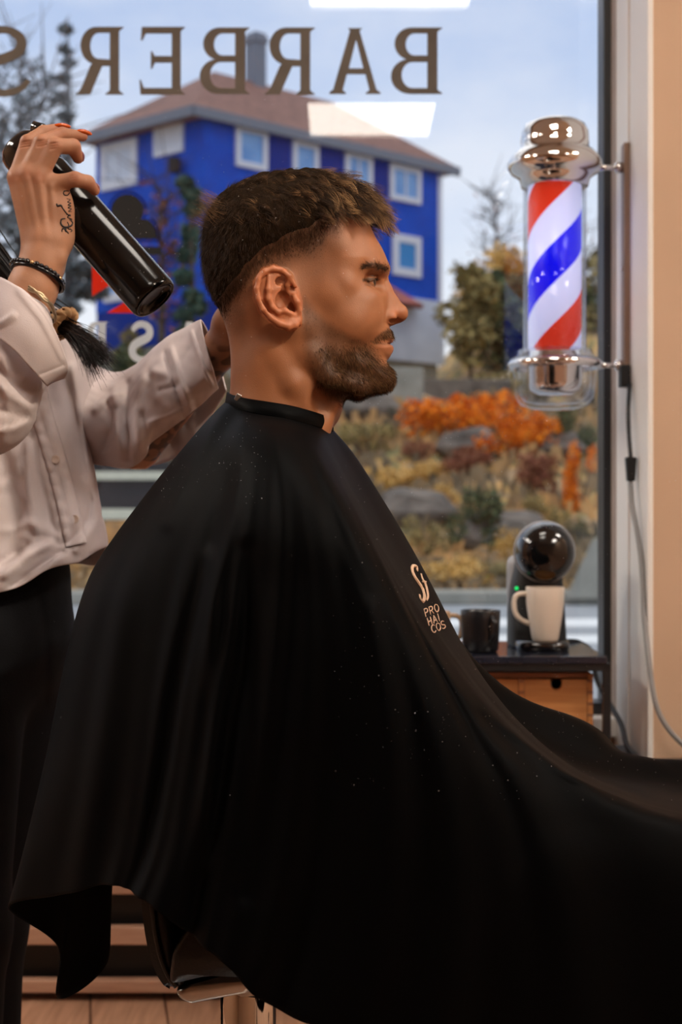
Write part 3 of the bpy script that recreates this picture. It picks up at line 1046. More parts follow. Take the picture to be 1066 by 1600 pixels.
tree_at(900, 560, 330, 56, 1.8, M['leaf_brown'], 'birch_tree', 'bare branched tree behind the right side of the barber pole', 60, .1, bare=True, crown0=.35)

# ------------------------------------------------------------------ lettering on the window pane (read from the street side)
YG = YW + 0.0085
def glyph(rows, name, m, parent, ext=.0006):
    """rows: list of closed pixel outlines (outer and holes) -> one flat vinyl letter"""
    cu = bpy.data.curves.new(name, 'CURVE')
    cu.dimensions = '2D'
    cu.fill_mode = 'BOTH'
    cu.extrude = ext
    for pl in rows:
        sp = cu.splines.new('POLY')
        sp.points.add(len(pl) - 1)
        for q, (x, y) in zip(sp.points, pl):
            w = P(x, y, YG)
            q.co = (w.x, w.z, 0, 1)
        sp.use_cyclic_u = True
    tmp = bpy.data.objects.new('tmp', cu)
    COL.objects.link(tmp)
    bpy.context.view_layer.update()
    dg = bpy.context.evaluated_depsgraph_get()
    me = bpy.data.meshes.new_from_object(tmp.evaluated_get(dg))
    bpy.data.objects.remove(tmp)
    me.name = name
    me.transform(Matrix.Translation((0, YG, 0)) @ Matrix.Rotation(math.pi / 2, 4, 'X'))
    return link(name, me, m, parent, False)

def arc(cx, cy, rx, ry, a0, a1, n=14):
    return [(cx + rx * math.cos(math.radians(a0 + (a1 - a0) * i / (n - 1))), cy + ry * math.sin(math.radians(a0 + (a1 - a0) * i / (n - 1)))) for i in range(n)]

# unit letters: x 0..1 to the right, y 0..1 downwards, then mirrored into the pixel box
def L_B():
    out = [(0, .0), (.56, .0)] + arc(.60, .245, .33, .245, -90, 80) + [(.70, .48)] + arc(.62, .735, .38, .265, -70, 90) + [(0, 1.0), (0, .985), (.06, .955), (.09, .93), (.09, .07), (.06, .045), (0, .015)]
    h1 = [(.29, .09), (.52, .09)] + arc(.54, .255, .17, .165, -90, 90) + [(.29, .42)]
    h2 = [(.29, .52), (.56, .52)] + arc(.58, .715, .21, .195, -90, 90) + [(.29, .91)]
    return [out, h1, h2]
def L_R():
    out = [(0, .0), (.52, .0)] + arc(.58, .275, .33, .275, -90, 75) + [(.70, .57), (.88, .88), (.94, .95), (1.0, .98), (1.0, 1.0), (.70, 1.0), (.45, .58), (.29, .58), (.29, .93), (.32, .955), (.38, .985), (.38, 1.0), (0, 1.0), (0, .985), (.06, .955), (.09, .93), (.09, .07), (.06, .045), (0, .015)]
    h1 = [(.29, .09), (.5, .09)] + arc(.53, .28, .17, .19, -90, 90) + [(.29, .48)]
    return [out, h1]
def L_A():
    out = [(.36, .0), (.64, .0), (.60, .04), (.93, .93), (1.0, .97), (1.0, 1.0), (.68, 1.0), (.68, .98), (.74, .94), (.66, .70), (.30, .70), (.22, .94), (.29, .98), (.29, 1.0), (0, 1.0), (0, .98), (.08, .93), (.41, .04)]
    h1 = [(.48, .18), (.34, .61), (.62, .61)]
    return [out, h1]
def L_E():
    return [[(0, .0), (.95, .0), (.97, .20), (.93, .20), (.86, .10), (.29, .10), (.29, .43), (.66, .43), (.72, .36), (.75, .36), (.75, .62), (.72, .62), (.66, .53), (.29, .53), (.29, .90), (.90, .90), (.97, .78), (1.0, .78), (.98, 1.0), (0, 1.0), (0, .985), (.06, .955), (.09, .93), (.09, .07), (.06, .045), (0, .015)]]
def L_S(bold=1.0):
    sp = [(.90, .22), (.80, .13), (.62, .065), (.42, .07), (.25, .15), (.20, .27), (.27, .38), (.45, .45), (.68, .52), (.86, .62), (.90, .76), (.80, .88), (.58, .955), (.36, .94), (.18, .87), (.08, .77)]
    w = [.05, .07, .075, .075, .085, .09, .095, .1, .1, .1, .095, .085, .075, .07, .06, .05]
    c = crom(np.array([(a, b, c_ * bold) for (a, b), c_ in zip(sp, w)]), 60)
    t = np.gradient(c[:, :2], axis=0)
    nrm = np.stack([-t[:, 1], t[:, 0] ], 1)
    nrm /= np.linalg.norm(nrm, axis=1, keepdims=True)
    sc = np.array([1.0, .72])
    A = c[:, :2] + nrm * c[:, 2:] * sc
    B = c[:, :2] - nrm * c[:, 2:] * sc
    return [[tuple(p) for p in A] + [tuple(p) for p in B[::-1]]]
def L_P():
    out = [(0, .0), (.52, .0)] + arc(.58, .29, .36, .29, -90, 90) + [(.40, .58), (.40, .95), (.48, 1.0), (0, 1.0), (.08, .95), (.08, .05)]
    return [out, [(.40, .08), (.5, .08)] + arc(.5, .29, .14, .21, -90, 90) + [(.40, .5)]]
def L_bigA():
    return [[(.38, .0), (.62, .0), (.98, .95), (1.0, 1.0), (.58, 1.0), (.66, .95), (.60, .76), (.32, .76), (.25, .95), (.32, 1.0), (0, 1.0), (.06, .95)], [(.46, .30), (.36, .66), (.57, .66)]]
def put(rows, x0, x1, y0, y1, name, m, parent):
    return glyph([[(x1 - u * (x1 - x0), y0 + v * (y1 - y0)) for u, v in pl] for pl in rows], name, m, parent)

sign = thing('shop_lettering', 'large taupe capital letters of the shop word, mirrored across the top of the pane', 'lettering', tuple(P(340, 150, YG)))
for fn, x0, x1, y0, y1 in ((L_B, 611, 691, 43, 147), (L_A, 515, 595, 44, 147), (L_R, 414, 492, 43, 148), (L_B, 312, 390, 43, 147), (L_E, 218, 289, 42, 148), (L_R, 119, 193, 42, 148), (L_S, -38, 52, 40, 150)):
    put(fn(), x0, x1, y0, y1, 'letter', M['letter_taupe'], sign)
sub = thing('window_lettering', 'small white serif letters mirrored low on the pane behind the spray bottle', 'lettering', tuple(P(220, 563, YG)))
for fn, x0, x1, y0, y1 in ((L_P, 134, 168, 503, 563), (L_S, 203, 242, 503, 565), (L_bigA, 276, 316, 503, 563)):
    put(fn(1.55) if fn is L_S else fn(), x0, x1, y0, y1, 'letter', M['letter_white'], sub)
emb = thing('window_emblem', 'black round-headed emblem with red points on the pane behind the spray bottle', 'emblem', tuple(P(199, 400, YG)))
dome = arc(199, 373, 46, 42, 180, 226, 10) + arc(199, 329, 25, 25, 148, 392, 40) + arc(199, 373, 46, 42, 314, 360, 10)
glyph([dome], 'pawn_shape', M['letter_black'], emb)
glyph([[(146, 386), (252, 386), (252, 398), (146, 398)]], 'bar', M['letter_black'], emb)
hal = [(146, 379)] + arc(199, 373, 53, 49, 180, 222, 10) + arc(199, 329, 32, 32, 152, 388, 40) + arc(199, 373, 53, 49, 318, 360, 10) + [(252, 379)]
glyph([hal, dome], 'outline', M['clear_vinyl'], emb)
glyph([[(144, 414), (144, 463), (186, 436)]], 'red_point', M['letter_red'], emb)
glyph([[(167, 489), (228, 489), (200, 469)]], 'red_point', M['letter_red'], emb)

# ------------------------------------------------------------------ barber pole
YP = 2.81
s_ = YP / F
pc = P(867, 400, YP)
pole = thing('barber_pole', 'lit barber pole with red, white and blue spiral between chrome caps', 'barber pole', (pc.x, YP, P(0, 640, YP).z))
def zz(py): return P(0, py, YP).z
TR = Matrix.Translation((pc.x, YP, 0))
bm = lathe(bmesh.new(), [(0.0, zz(187)), (20 * s_, zz(187.5)), (36 * s_, zz(190)), (47 * s_, zz(197)), (52 * s_, zz(207)), (53 * s_, zz(222)), (53 * s_, zz(234)), (60 * s_, zz(238)), (68 * s_, zz(246)), (73 * s_, zz(255)), (73 * s_, zz(262)), (68 * s_, zz(270)), (60 * s_, zz(275)), (55 * s_, zz(280)), (52 * s_, zz(292)), (0.0, zz(292))][::-1], TR, 64)
obj('top_cap', bm, M['chrome'], pole, True)
# bottom: chrome cup inside a clear bowl
bm = lathe(bmesh.new(), [(0, zz(618)), (25 * s_, zz(617)), (38 * s_, zz(610)), (42 * s_, zz(600)), (43 * s_, zz(575)), (46 * s_, zz(568)), (46 * s_, zz(560)), (40 * s_, zz(556)), (40 * s_, zz(540)), (0, zz(540))], TR, 64)
obj('bottom_cup', bm, M['chrome'], pole, True)
bm = lathe(bmesh.new(), [(0, zz(641)), (30 * s_, zz(640)), (52 * s_, zz(634)), (61 * s_, zz(622)), (64 * s_, zz(600)), (65 * s_, zz(583)), (72 * s_, zz(578)), (74 * s_, zz(570)), (70 * s_, zz(562)), (60 * s_, zz(557)), (58 * s_, zz(548)),
                         (54 * s_, zz(548)), (55 * s_, zz(560)), (58 * s_, zz(580)), (58 * s_, zz(600)), (55 * s_, zz(618)), (47 * s_, zz(628)), (28 * s_, zz(632)), (0, zz(633))], TR, 64, False)
bowl = obj('clear_bowl', bm, M['tube_glass'], pole, True)
bm = lathe(bmesh.new(), [(68 * s_, zz(577)), (73.5 * s_, zz(572)), (73.5 * s_, zz(567)), (68 * s_, zz(562)), (64 * s_, zz(566)), (64 * s_, zz(573)), (68 * s_, zz(577))], TR, 64, False)
obj('bottom_ring', bm, M['chrome'], pole, True)
bm = lathe(bmesh.new(), [(49 * s_, zz(290)), (49 * s_, zz(550)), (46.5 * s_, zz(550)), (46.5 * s_, zz(290)), (49 * s_, zz(290))], TR, 64, False)
obj('glass_tube', bm, M['tube_glass'], pole, True)
# spiral drum, lit from inside
m = bpy.data.materials.new('lit_spiral')
m.use_nodes = True
n = m.node_tree
b = n.nodes['Principled BSDF']
tcn = n.nodes.new('ShaderNodeTexCoord')
sp = n.nodes.new('ShaderNodeSeparateXYZ')
n.links.new(tcn.outputs['Object'], sp.inputs[0])
at = n.nodes.new('ShaderNodeMath'); at.operation = 'ARCTAN2'
n.links.new(sp.outputs[1], at.inputs[0]); n.links.new(sp.outputs[0], at.inputs[1])
def mth(op, a, v, v2=None):
    q = n.nodes.new('ShaderNodeMath'); q.operation = op
    n.links.new(a, q.inputs[0])
    if hasattr(v, 'node'): n.links.new(v, q.inputs[1])
    else: q.inputs[1].default_value = v
    return q.outputs[0]
PITCH = 250 * s_      # height of one full red-white-blue-white turn
ang = mth('DIVIDE', at.outputs[0], 2 * math.pi)
hz = mth('DIVIDE', sp.outputs[2], PITCH)
ph = mth('SUBTRACT', hz, ang)
fr = mth('FRACT', mth('ADD', ph, 10.294), 1.0)
rp = n.nodes.new('ShaderNodeValToRGB')
rp.color_ramp.interpolation = 'CONSTANT'
els = rp.color_ramp.elements
els[0].position, els[0].color = 0.0, (0.62, 0.03, 0.01, 1)
els[1].position, els[1].color = 0.25, (0.62, 0.65, 0.95, 1)
e = els.new(0.5); e.color = (0.0, 0.002, 0.80, 1)
e = els.new(0.75); e.color = (0.62, 0.65, 0.95, 1)
n.links.new(fr, rp.inputs[0])
n.links.new(rp.outputs[0], b.inputs['Base Color'])
n.links.new(rp.outputs[0], b.inputs['Emission Color'])
b.inputs['Emission Strength'].default_value = 0.62
b.inputs['Roughness'].default_value = 0.25
bm = lathe(bmesh.new(), [(41.5 * s_, zz(545)), (41.5 * s_, zz(285))], TR, 64)
drum = obj('striped_cylinder', bm, m, pole, True)
drum.data.transform(Matrix.Translation((-pc.x, -YP, -zz(430))))
drum.location = (pc.x, YP, zz(430))
drum.matrix_parent_inverse = pole.matrix_basis.inverted()
# wall bracket: flat plate on the jamb and two arms
xj = XR - 0.002
plate = obj('wall_plate', bx(xj - .012, xj, YP - .018, YP + .012, zz(604), zz(226), .002), M['bronze'], pole)
for py in (262, 571):
    bm = tube(bmesh.new(), [(pc.x + 70 * s_, YP, zz(py)), (pc.x + 82 * s_, YP, zz(py)), (xj - .01, YP, zz(py))], [.0075, .005, .005], 14)
    lathe(bm, [(.011, 0), (.011, .012), (0.006, .016)], Matrix.Translation((xj - .012, YP, zz(py))) @ Matrix.Rotation(-math.pi / 2, 4, 'Y'), 18)
    obj('arm', bm, M['chrome'], pole, True)
obj('screw', lathe(bmesh.new(), [(.004, 0), (.004, .003), (0, .004)], Matrix.Translation((xj - .012, YP - .003, zz(420))) @ Matrix.Rotation(-math.pi / 2, 4, 'Y'), 12), M['chrome'], pole, True)
obj('cable_box', bx(xj - .02, xj - .001, YP - .03, YP + .004, zz(606), zz(572), .003), M['black_matte'], pole)
# power cord of the pole with inline switch
cord = thing('lamp_cable', 'grey power cable with black inline switch hanging from the barber pole', 'cord', tuple(P(990, 600, 2.78)))
def path(pts, n=40):
    return [Vector(p) for p in crom(PA(pts), n)]
obj('upper_cable', tube(bmesh.new(), path([(984, 600, 2.775), (982, 640, 2.74), (983, 680, 2.73), (986, 716, 2.72)], 24), .0042, 8), M['cord_black'], cord, True)
bm = bmesh.new()
a_ = P(986, 733, 2.72)
box(bm, a_, (.021, .017, .046), None, .003)
for v in bm.verts:
    if v.co.z < a_.z - .01: v.co.x = a_.x + (v.co.x - a_.x) * .72
obj('inline_switch', bm, M['black_matte'], cord)
obj('lower_cable', tube(bmesh.new(), path([(985, 752, 2.72), (988, 790, 2.70), (996, 830, 2.68), (1003, 880, 2.66), (1007, 960, 2.64), (1013, 1020, 2.62), (1021, 1080, 2.605), (1033, 1120, 2.6), (1062, 1158, 2.6), (1120, 1200, 2.6)], 70), .0052, 8), M['cord_grey'], cord, True)

# ------------------------------------------------------------------ side table by the window
YT0, YT1 = 2.60, 2.90
zt = P(0, 1025, YT0).z
xt1 = P(955, 0, YT0).x
xt0 = xt1 - .66
tbl = thing('side_table', 'low black metal side table with shiny black top under the barber pole', 'table', ((xt0 + xt1) / 2, 2.75, 0))
obj('table_top', bx(xt0, xt1 - .008, YT0 - .004, YT1, zt - .014, zt, .002), M['black_top'], tbl)
bm = bmesh.new()
bx(xt0, xt1, YT0, YT0 + .016, zt - .028, zt - .014, .001, bm)
bx(xt0, xt1, YT1 - .016, YT1, zt - .028, zt - .014, .001, bm)
bx(xt1 - .014, xt1, YT0, YT1, zt - .028, zt - .014, .001, bm)
bx(xt0, xt0 + .014, YT0, YT1, zt - .028, zt - .014, .001, bm)
obj('frame', bm, M['black_metal'], tbl)
for x in (xt0, xt1 - .014):
    for y in (YT0, YT1 - .014):
        obj('leg', bx(x, x + .014, y, y + .014, 0, zt - .02, .001), M['black_metal'], tbl)
zs = .50
obj('shelf', bx(xt0 + .014, xt1 - .014, YT0, YT1, zs - .018, zs, .002), M['black_metal'], tbl)
# drawer chest on the table's shelf
YD = 2.64
sd = YD / F
x1d = P(927, 0, YD).x
x0d = x1d - .335
zd1 = P(0, 1053, YD).z
chest = thing('drawer_chest', 'small pine chest of drawers on the shelf of the black side table', 'drawer chest', ((x0d + x1d) / 2, 2.76, zs))
bm = bmesh.new()
bx(x0d, x0d + .010, YD, YD + .24, zs, zd1, .001, bm)
bx(x1d - .010, x1d, YD, YD + .24, zs, zd1, .001, bm)
bx(x0d + .010, x1d - .010, YD + .23, YD + .24, zs, zd1, .001, bm)
bx(x0d + .010, x1d - .010, YD, YD + .23, zs, zs + .008, .001, bm)
xm = P(815, 0, YD).x
bx(xm - .005, xm + .005, YD, YD + .23, zs + .008, zd1 - .008, .001, bm)
obj('carcass', bm, M['pine'], chest)
obj('top_panel', bx(x0d + .004, x1d - .004, YD + .004, YD + .236, zd1 - .008, zd1 + .002, .001), M['pine_dark'], chest)
def drawer(xa, xb, za, zb, notch_px):
    """a drawer front with a half-round finger notch cut into its upper edge"""
    xn = P(notch_px, 0, YD).x
    w, h = .0105, .017
    pl = [(xa, za), (xb, za), (xb, zb), (xn + w, zb), (xn + w, zb - h + .006)] + [(xn + w * math.cos(a), zb - h + .006 - .009 * math.sin(a)) for a in np.linspace(.3, math.pi - .3, 8)] + [(xn - w, zb - h + .006), (xn - w, zb), (xa, zb)]
    bm = bmesh.new()
    a = [bm.verts.new((x, YD + .002, z)) for x, z in pl]
    b = [bm.verts.new((x, YD + .014, z)) for x, z in pl]
    bm.faces.new(a)
    bm.faces.new(b[::-1])
    for i in range(len(pl)):
        bm.faces.new((a[i], a[(i + 1) % len(pl)], b[(i + 1) % len(pl)], b[i]))
    d = obj('drawer', bm, M['pine'], chest)
    obj('drawer_box', bx(xa + .004, xb - .004, YD + .03, YD + .22, za + .004, zb - .03), M['black_matte'], d)
    return d
zlow = zs + .010
zmid = (zd1 - .010 + zlow) / 2
drawer(xm + .006, x1d - .011, zlow, zd1 - .010, 870)
drawer(x0d + .011, xm - .006, zlow, zd1 - .010, 762)
# dark finger joints along the right corner and the middle divider
for x in (x1d - .0105, xm - .0055):
    bm = bmesh.new()
    for k in range(9):
        z = zlow + .004 + k * (zd1 - zlow - .02) / 8
        bx(x, x + .0105, YD - .0008, YD + .004, z, z + .006, 0, bm)
    obj('finger_joint', bm, M['pine_dark'], chest)

# ------------------------------------------------------------------ coffee machine
YM = 2.76
sm = YM / F
cm = P(845, 1012, YM)
zt_ = zt
mach = thing('coffee_machine', 'black capsule coffee machine with round head on the side table', 'coffee machine', (cm.x, YM, zt_))
def Z(py, Y=YM): return P(0, py, Y).z
# body: tall rounded back column, waist under the head
def rbox_loft(secs, m, name, parent, n=40, e=4.0):
    """stack of superelliptic sections (cx, cy, hx, hy, z)"""
    V = []
    for cx_, cy_, hx, hy, z in secs:
        for i in range(n):
            a = 2 * math.pi * i / n
            c_, s__ = math.cos(a), math.sin(a)
            V.append((cx_ + hx * math.copysign(abs(c_) ** (2 / e), c_), cy_ + hy * math.copysign(abs(s__) ** (2 / e), s__), z))
    bm = bmesh.new()
    vs = [bm.verts.new(v) for v in V]
    for k in range(len(secs) - 1):
        for i in range(n):
            bm.faces.new((vs[k * n + i], vs[k * n + (i + 1) % n], vs[(k + 1) * n + (i + 1) % n], vs[(k + 1) * n + i]))
    bm.faces.new(vs[:n][::-1])
    bm.faces.new(vs[-n:])
    return obj(name, bm, m, parent, True)
x0 = P(842, 0, YM).x
rbox_loft([(x0, 2.79, 44 * sm, .060, zt_), (x0, 2.79, 45 * sm, .060, zt_ + .006), (x0, 2.80, 44 * sm, .050, Z(960)), (x0 + .001, 2.80, 40 * sm, .048, Z(915)), (x0 + .004, 2.80, 36 * sm, .045, Z(885)), (x0 + .006, 2.80, 34 * sm, .04, Z(862))], M['black_matte'], 'body', mach)
rbox_loft([(x0, 2.715, 40 * sm, .045, zt_ + .000), (x0, 2.715, 41 * sm, .046, zt_ + .010), (x0, 2.715, 40 * sm, .045, zt_ + .018)], M['black_plastic'], 'drip_tray', mach, e=3)
ch_ = P(850, 862, YM)
HR = 46.5 * sm
bm = bmesh.new()
lathe(bm, [(0, -.060), (HR * .55, -.058), (HR * .80, -.050), (HR * .95, -.034), (HR, -.012), (HR * .97, .012), (HR * .85, .030), (HR * .6, .042), (0, .045)], Matrix.Translation((ch_.x, 2.755, ch_.z)) @ Matrix.Rotation(-math.pi / 2, 4, 'X'), 56)
head = obj('round_head', bm, M['black_plastic'], mach, True)
bm = bmesh.new()
tube(bm, [(ch_.x + HR * .985 * math.cos(a), 2.752, ch_.z + HR * .985 * math.sin(a)) for a in np.linspace(0, 2 * math.pi, 64)[:-1]], .0035, 8, True)
obj('head_rim', bm, M['grey_plastic'], head, True)
obj('spout', lathe(bmesh.new(), [(.012, Z(908)), (.016, Z(900)), (.018, Z(890))], Matrix.Translation((ch_.x, 2.735, 0)), 24), M['black_matte'], mach, True)
pt = P(800, 905, 2.80)
obj('water_tank', lathe(bmesh.new(), [(.018, Z(1000)), (.019, Z(900)), (.019, Z(885)), (.016, Z(875)), (.010, Z(871)), (0, Z(870))], Matrix.Translation((pt.x + .014, 2.845, 0)), 28), M['grey_plastic'], mach, True)
g_ = P(807, 919, 2.75)
lm = mat('green_indicator', (0.0, 0.6, 0.12), 0.3, emit=1.2)
obj('indicator_light', lathe(bmesh.new(), [(.0035, 0), (.0035, .002), (0, .003)], Matrix.Translation((g_.x, 2.747, g_.z)) @ Matrix.Rotation(math.pi / 2, 4, 'X'), 14), lm, mach, True)

# ------------------------------------------------------------------ mugs
def mug(px, y_top, y_bot, r_px, Y, m, label, handle_px, hy0, hy1, filled=None, taper=.78, z0=None, turn=0.0):
    s = Y / F
    c = P(px, 0, Y)
    z1 = P(0, y_top, Y).z
    zb = z0 if z0 is not None else P(0, y_bot, Y).z
    t = thing('mug', label, 'mug', (c.x, Y, zb), 'mugs on the side table')
    R = r_px * s
    H = z1 - zb
    T = Matrix.Translation((c.x, Y, zb))
    bm = lathe(bmesh.new(), [(0, .001), (R * taper * .86, 0), (R * taper * .93, .002), (R * taper, H * .06), (R * (taper * .55 + .45), H * .35), (R * .98, H * .7), (R, H * .985), (R * .985, H), (R * .95, H * .99), (R * .93, H * .7), (R * (taper * .55 + .40), H * .35), (R * taper * .9, H * .08), (0, H * .06)], T, 48, False)
    obj('cup', bm, m, t, True)
    hx = P(handle_px, 0, Y).x
    za, zb2 = P(0, hy0, Y).z, P(0, hy1, Y).z
    sg = 1 if hx > c.x else -1
    pts = [(c.x + sg * R * .90, Y, za - .004), (c.x + sg * R * 1.05, Y, za - .002), (hx - sg * .010, Y, za - .004), (hx - sg * .003, Y, za * .75 + zb2 * .25), (hx - sg * .005, Y, za * .35 + zb2 * .65), (hx - sg * .016, Y, zb2 + .006), (c.x + sg * R * (.9 * (taper * .4 + .6)), Y, zb2 - .002)]
    bm = tube(bmesh.new(), [tuple(p) for p in crom(np.array(pts), 26)], .0048, 10)
    bmesh.ops.rotate(bm, cent=(c.x, Y, 0), matrix=Matrix.Rotation(math.radians(turn), 3, 'Z'), verts=bm.verts)
    obj('handle', bm, m, t, True)
    if filled:
        obj('coffee', lathe(bmesh.new(), [(0, H * .955), (R * .955, H * .955), (R * .95, H * .94), (0, H * .94)], T, 40, False), filled, t, True)
    return t
mug(852, 917, 998, 30, 2.70, M['mug_white'], 'cream mug full of coffee on the drip tray of the coffee machine', 801, 926, 973, M['coffee'], .70, zt_ + .018)
mug(751, 953, 1020, 31, 2.68, M['mug_black'], 'plain black mug standing left of the coffee machine', 796, 962, 1000, None, .9, zt_, -62)
mug(680, 955, 1020, 24, 2.70, M['mug_tan'], 'tan mug half hidden behind the cape, left of the black mug', 724, 960, 1008, None, .9, zt_)

# black lead of the coffee machine
tag(obj('power_lead', tube(bmesh.new(), path([(880, 1002, 2.86), (905, 1004, 2.885), (925, 1020, 2.92), (932, 1060, 2.92), (950, 1095, 2.88), (970, 1130, 2.80), (982, 1168, 2.72), (1010, 1190, 2.66), (1100, 1215, 2.6)], 60), .0055, 8), M['cord_black'], None, True),
    'black power lead hanging behind the right table leg', 'cord')
# low black cabinet against the jamb
b0 = P(0, 1163, 2.81).z
cab = obj('low_cabinet', bx(.40, 1.3, 2.42, 2.63, 0, P(0, 1184, 2.63).z, .004), M['black_metal'])
tag(cab, 'low black cabinet at the foot of the beige wall, mostly behind the cape', 'cabinet')
bm = bmesh.new()
pa_ = [P(984, 1162, 2.79), P(1004, 1170, 2.72), P(1022, 1181, 2.645), P(1000, 1190, 2.645), P(986, 1180, 2.72)]
bmesh.ops.create_cube(bm, size=1)
bmesh.ops.transform(bm, matrix=Matrix.Translation((.545, 2.72, b0 - .014)) @ Matrix.Diagonal((.045, .16, .03, 1)), verts=bm.verts)
bmesh.ops.bevel(bm, geom=bm.edges[:], offset=.005, segments=2, affect='EDGES')
tag(obj('power_strip', bm, M['black_matte']), 'black power strip at the bottom of the white jamb', 'power strip')
obj('cabinet_top', bx(.47, .567, 2.63, 2.93, b0 - .05, b0 - .03, .002), M['black_metal'], cab)

# ------------------------------------------------------------------ low slatted bench below the window, lower left
YB = 2.90
bench = thing('low_bench', 'low brown slatted wooden step bench on the floor below the window', 'bench', (-.9, YB, 0))
M['bench'] = mat('brown_bench_wood', srgb(178, 138, 114), 0.5, var=srgb(158, 118, 96), vscale=6, stretch=(1, 12, 12))
for y0, y1 in ((1378, 1398), (1450, 1477), (1533, 1552)):
    obj('slat', bx(-2.2, .30, YB, YB + .03, P(0, y1, YB).z, P(0, y0, YB).z, .003), M['bench'], bench)
obj('top_board', bx(-2.2, .30, YB, 2.96, P(0, 1378, YB).z, P(0, 1373, YB).z, .002), M['bench'], bench)
for x in (-2.15, -1.2, -.3, .25):
    obj('post', bx(x, x + .04, YB + .031, 2.96, 0, P(0, 1380, YB).z, .002), M['black_metal'], bench)
obj('back_panel', bx(-2.2, .30, 2.952, 2.962, 0, P(0, 1380, YB).z), M['black_matte'], bench)

# ================================================================== the seated client
YH = 1.59
sh = YH / F
def HP(u, v, d=0.0):
    """head space: u, v pixels in the mid plane, d pixels to the side (negative = towards the camera) -> world"""
    k = (YH - abs(d) * sh) / YH          # features off the mid plane sit nearer the lens, so they shrink towards the axis
    return HR(CX + (u - CX) * k, CY + (v - CY) * k, d)
def HR(u, v, d=0.0):
    return np.array([(u - CX) * sh, YH + d * sh, CZ + (CY - v) * sh])
def HI(px, py, d):
    """head-space point seen at photo pixel (px, py) when it lies d pixels to the side"""
    k = (YH + d * sh) / YH
    return HR(CX + (px - CX) * k, CY + (py - CY) * k, d)

client = thing('person', 'seated client in profile with short dark hair, stubble beard and black cape', 'person', (-.05, YH, .62))

face = [(576, 350), (586, 372), (597, 391), (603.5, 406), (605.2, 420.6), (601, 431.5), (599.5, 440), (603, 455), (606, 475), (606.5, 495), (607.5, 509),
        (611, 518), (613.5, 527), (614.3, 533), (609.5, 537.5), (612.5, 541), (613.8, 547), (610, 557), (604.5, 564), (606.5, 572), (612.5, 580), (615.5, 588), (614.5, 597), (607, 605), (588, 610), (562, 615), (545, 619), (537, 627),
        (534, 640), (526, 655), (518, 675), (516, 700), (540, 740), (540, 790)]
back = [(300, 790), (312, 740), (336, 690), (352, 650), (360, 615), (361.5, 585), (361, 555), (357, 525), (347, 492), (335, 462), (327, 428), (324, 394), (328, 356), (343, 324), (372, 301), (410, 288), (460, 284), (510, 288), (545, 302), (565, 324)]
prof = crom(np.array(face + back, float), 420, True)
uu = np.arange(296, 652, 1.45)
vv = np.arange(276, 762, 1.45)
U2, V2 = np.meshgrid(uu, vv, indexing='ij')
D2 = poly_sd(U2, V2, [tuple(p) for p in prof])
WP = np.array([ # u, v, half width, rounding
    (430, 360, 107, 98), (380, 380, 101, 92), (350, 420, 92, 80), (470, 350, 104, 96), (430, 310, 100, 92), (520, 340, 92, 84), (560, 345, 86, 76), (570, 385, 84, 74),
    (545, 395, 90, 78), (595, 400, 76, 64), (600, 425, 66, 50), (555, 425, 88, 70), (590, 450, 60, 46), (545, 455, 92, 74), (520, 470, 92, 76), (575, 480, 74, 62), (598, 490, 50, 44),
    (600, 515, 44, 38), (585, 530, 56, 46), (612, 530, 36, 32), (610, 555, 36, 32), (595, 560, 50, 42), (612, 590, 40, 36), (590, 600, 48, 40), (560, 580, 68, 54), (545, 605, 62, 48), (520, 560, 82, 62), (490, 560, 88, 66), (470, 520, 93, 74), (440, 470, 97, 82), (400, 470, 93, 80),
    (370, 480, 84, 72), (375, 540, 74, 66), (420, 560, 82, 70), (440, 600, 80, 72), (500, 610, 74, 60), (480, 640, 78, 68), (400, 620, 78, 70), (430, 680, 86, 74), (440, 740, 130, 60), (350, 740, 125, 60), (520, 740, 120, 60)], float)
ww = np.zeros_like(U2); wr = np.zeros_like(U2); wt = np.zeros_like(U2)
for u, v, a, b_ in WP:
    q = 1.0 / ((U2 - u) ** 2 + (V2 - v) ** 2 + 14.0 ** 2) ** 1.6
    wt += q; ww += q * a; wr += q * b_
WW, WR = ww / wt, wr / wt
hh = 1.45 * sh
lo = HR(uu[0], vv[-1], -152)
H = Field(lo, HR(uu[-1] - 1e-3, vv[0] + 1e-3, 152), hh)
nx, nz = H.n[0], H.n[2]
# resample the profile maps to the field's (x, z) grid
gu = CX + (H.ax[0]) / sh
gv = CY - (H.ax[2] - CZ) / sh
iu = np.clip(np.round((gu - uu[0]) / 1.45).astype(int), 0, len(uu) - 1)
iv = np.clip(np.round((gv - vv[0]) / 1.45).astype(int), 0, len(vv) - 1)
d2 = (D2[iu][:, iv] * sh)[:, None, :]
w2 = (WW[iu][:, iv] * sh)[:, None, :]
r2_ = (WR[iu][:, iv] * sh)[:, None, :]
ya = np.abs(H.ax[1] - YH)[None, :, None]
a_, b_ = d2 + r2_, ya - w2 + r2_
H.f[:] = np.sqrt(np.maximum(a_, 0) ** 2 + np.maximum(b_, 0) ** 2) + np.minimum(np.maximum(a_, b_), 0) - r2_

def both(fn):
    fn(-1)
    fn(1)
px_ = sh
# brow ridge, eye sockets, cheekbones
def f_brow(s): H.cone(HP(600, 421, s * 14), HP(579, 418, s * 58), 8.5 * px_, 8.5 * px_, 12 * px_)
both(f_brow)
def f_sock(s): H.ell(HP(594, 441, s * 50), np.array([29, 27, 13]) * px_, 13 * px_, 'sub')
both(f_sock)
def f_cheek(s):
    H.ell(HP(566, 468, s * 56), np.array([22, 20, 15]) * px_, 22 * px_)
    H.ell(HP(570, 496, s * 50), np.array([24, 22, 26]) * px_, 24 * px_)
    H.ell(HP(545, 505, s * 62), np.array([28, 24, 30]) * px_, 26 * px_)
both(f_cheek)
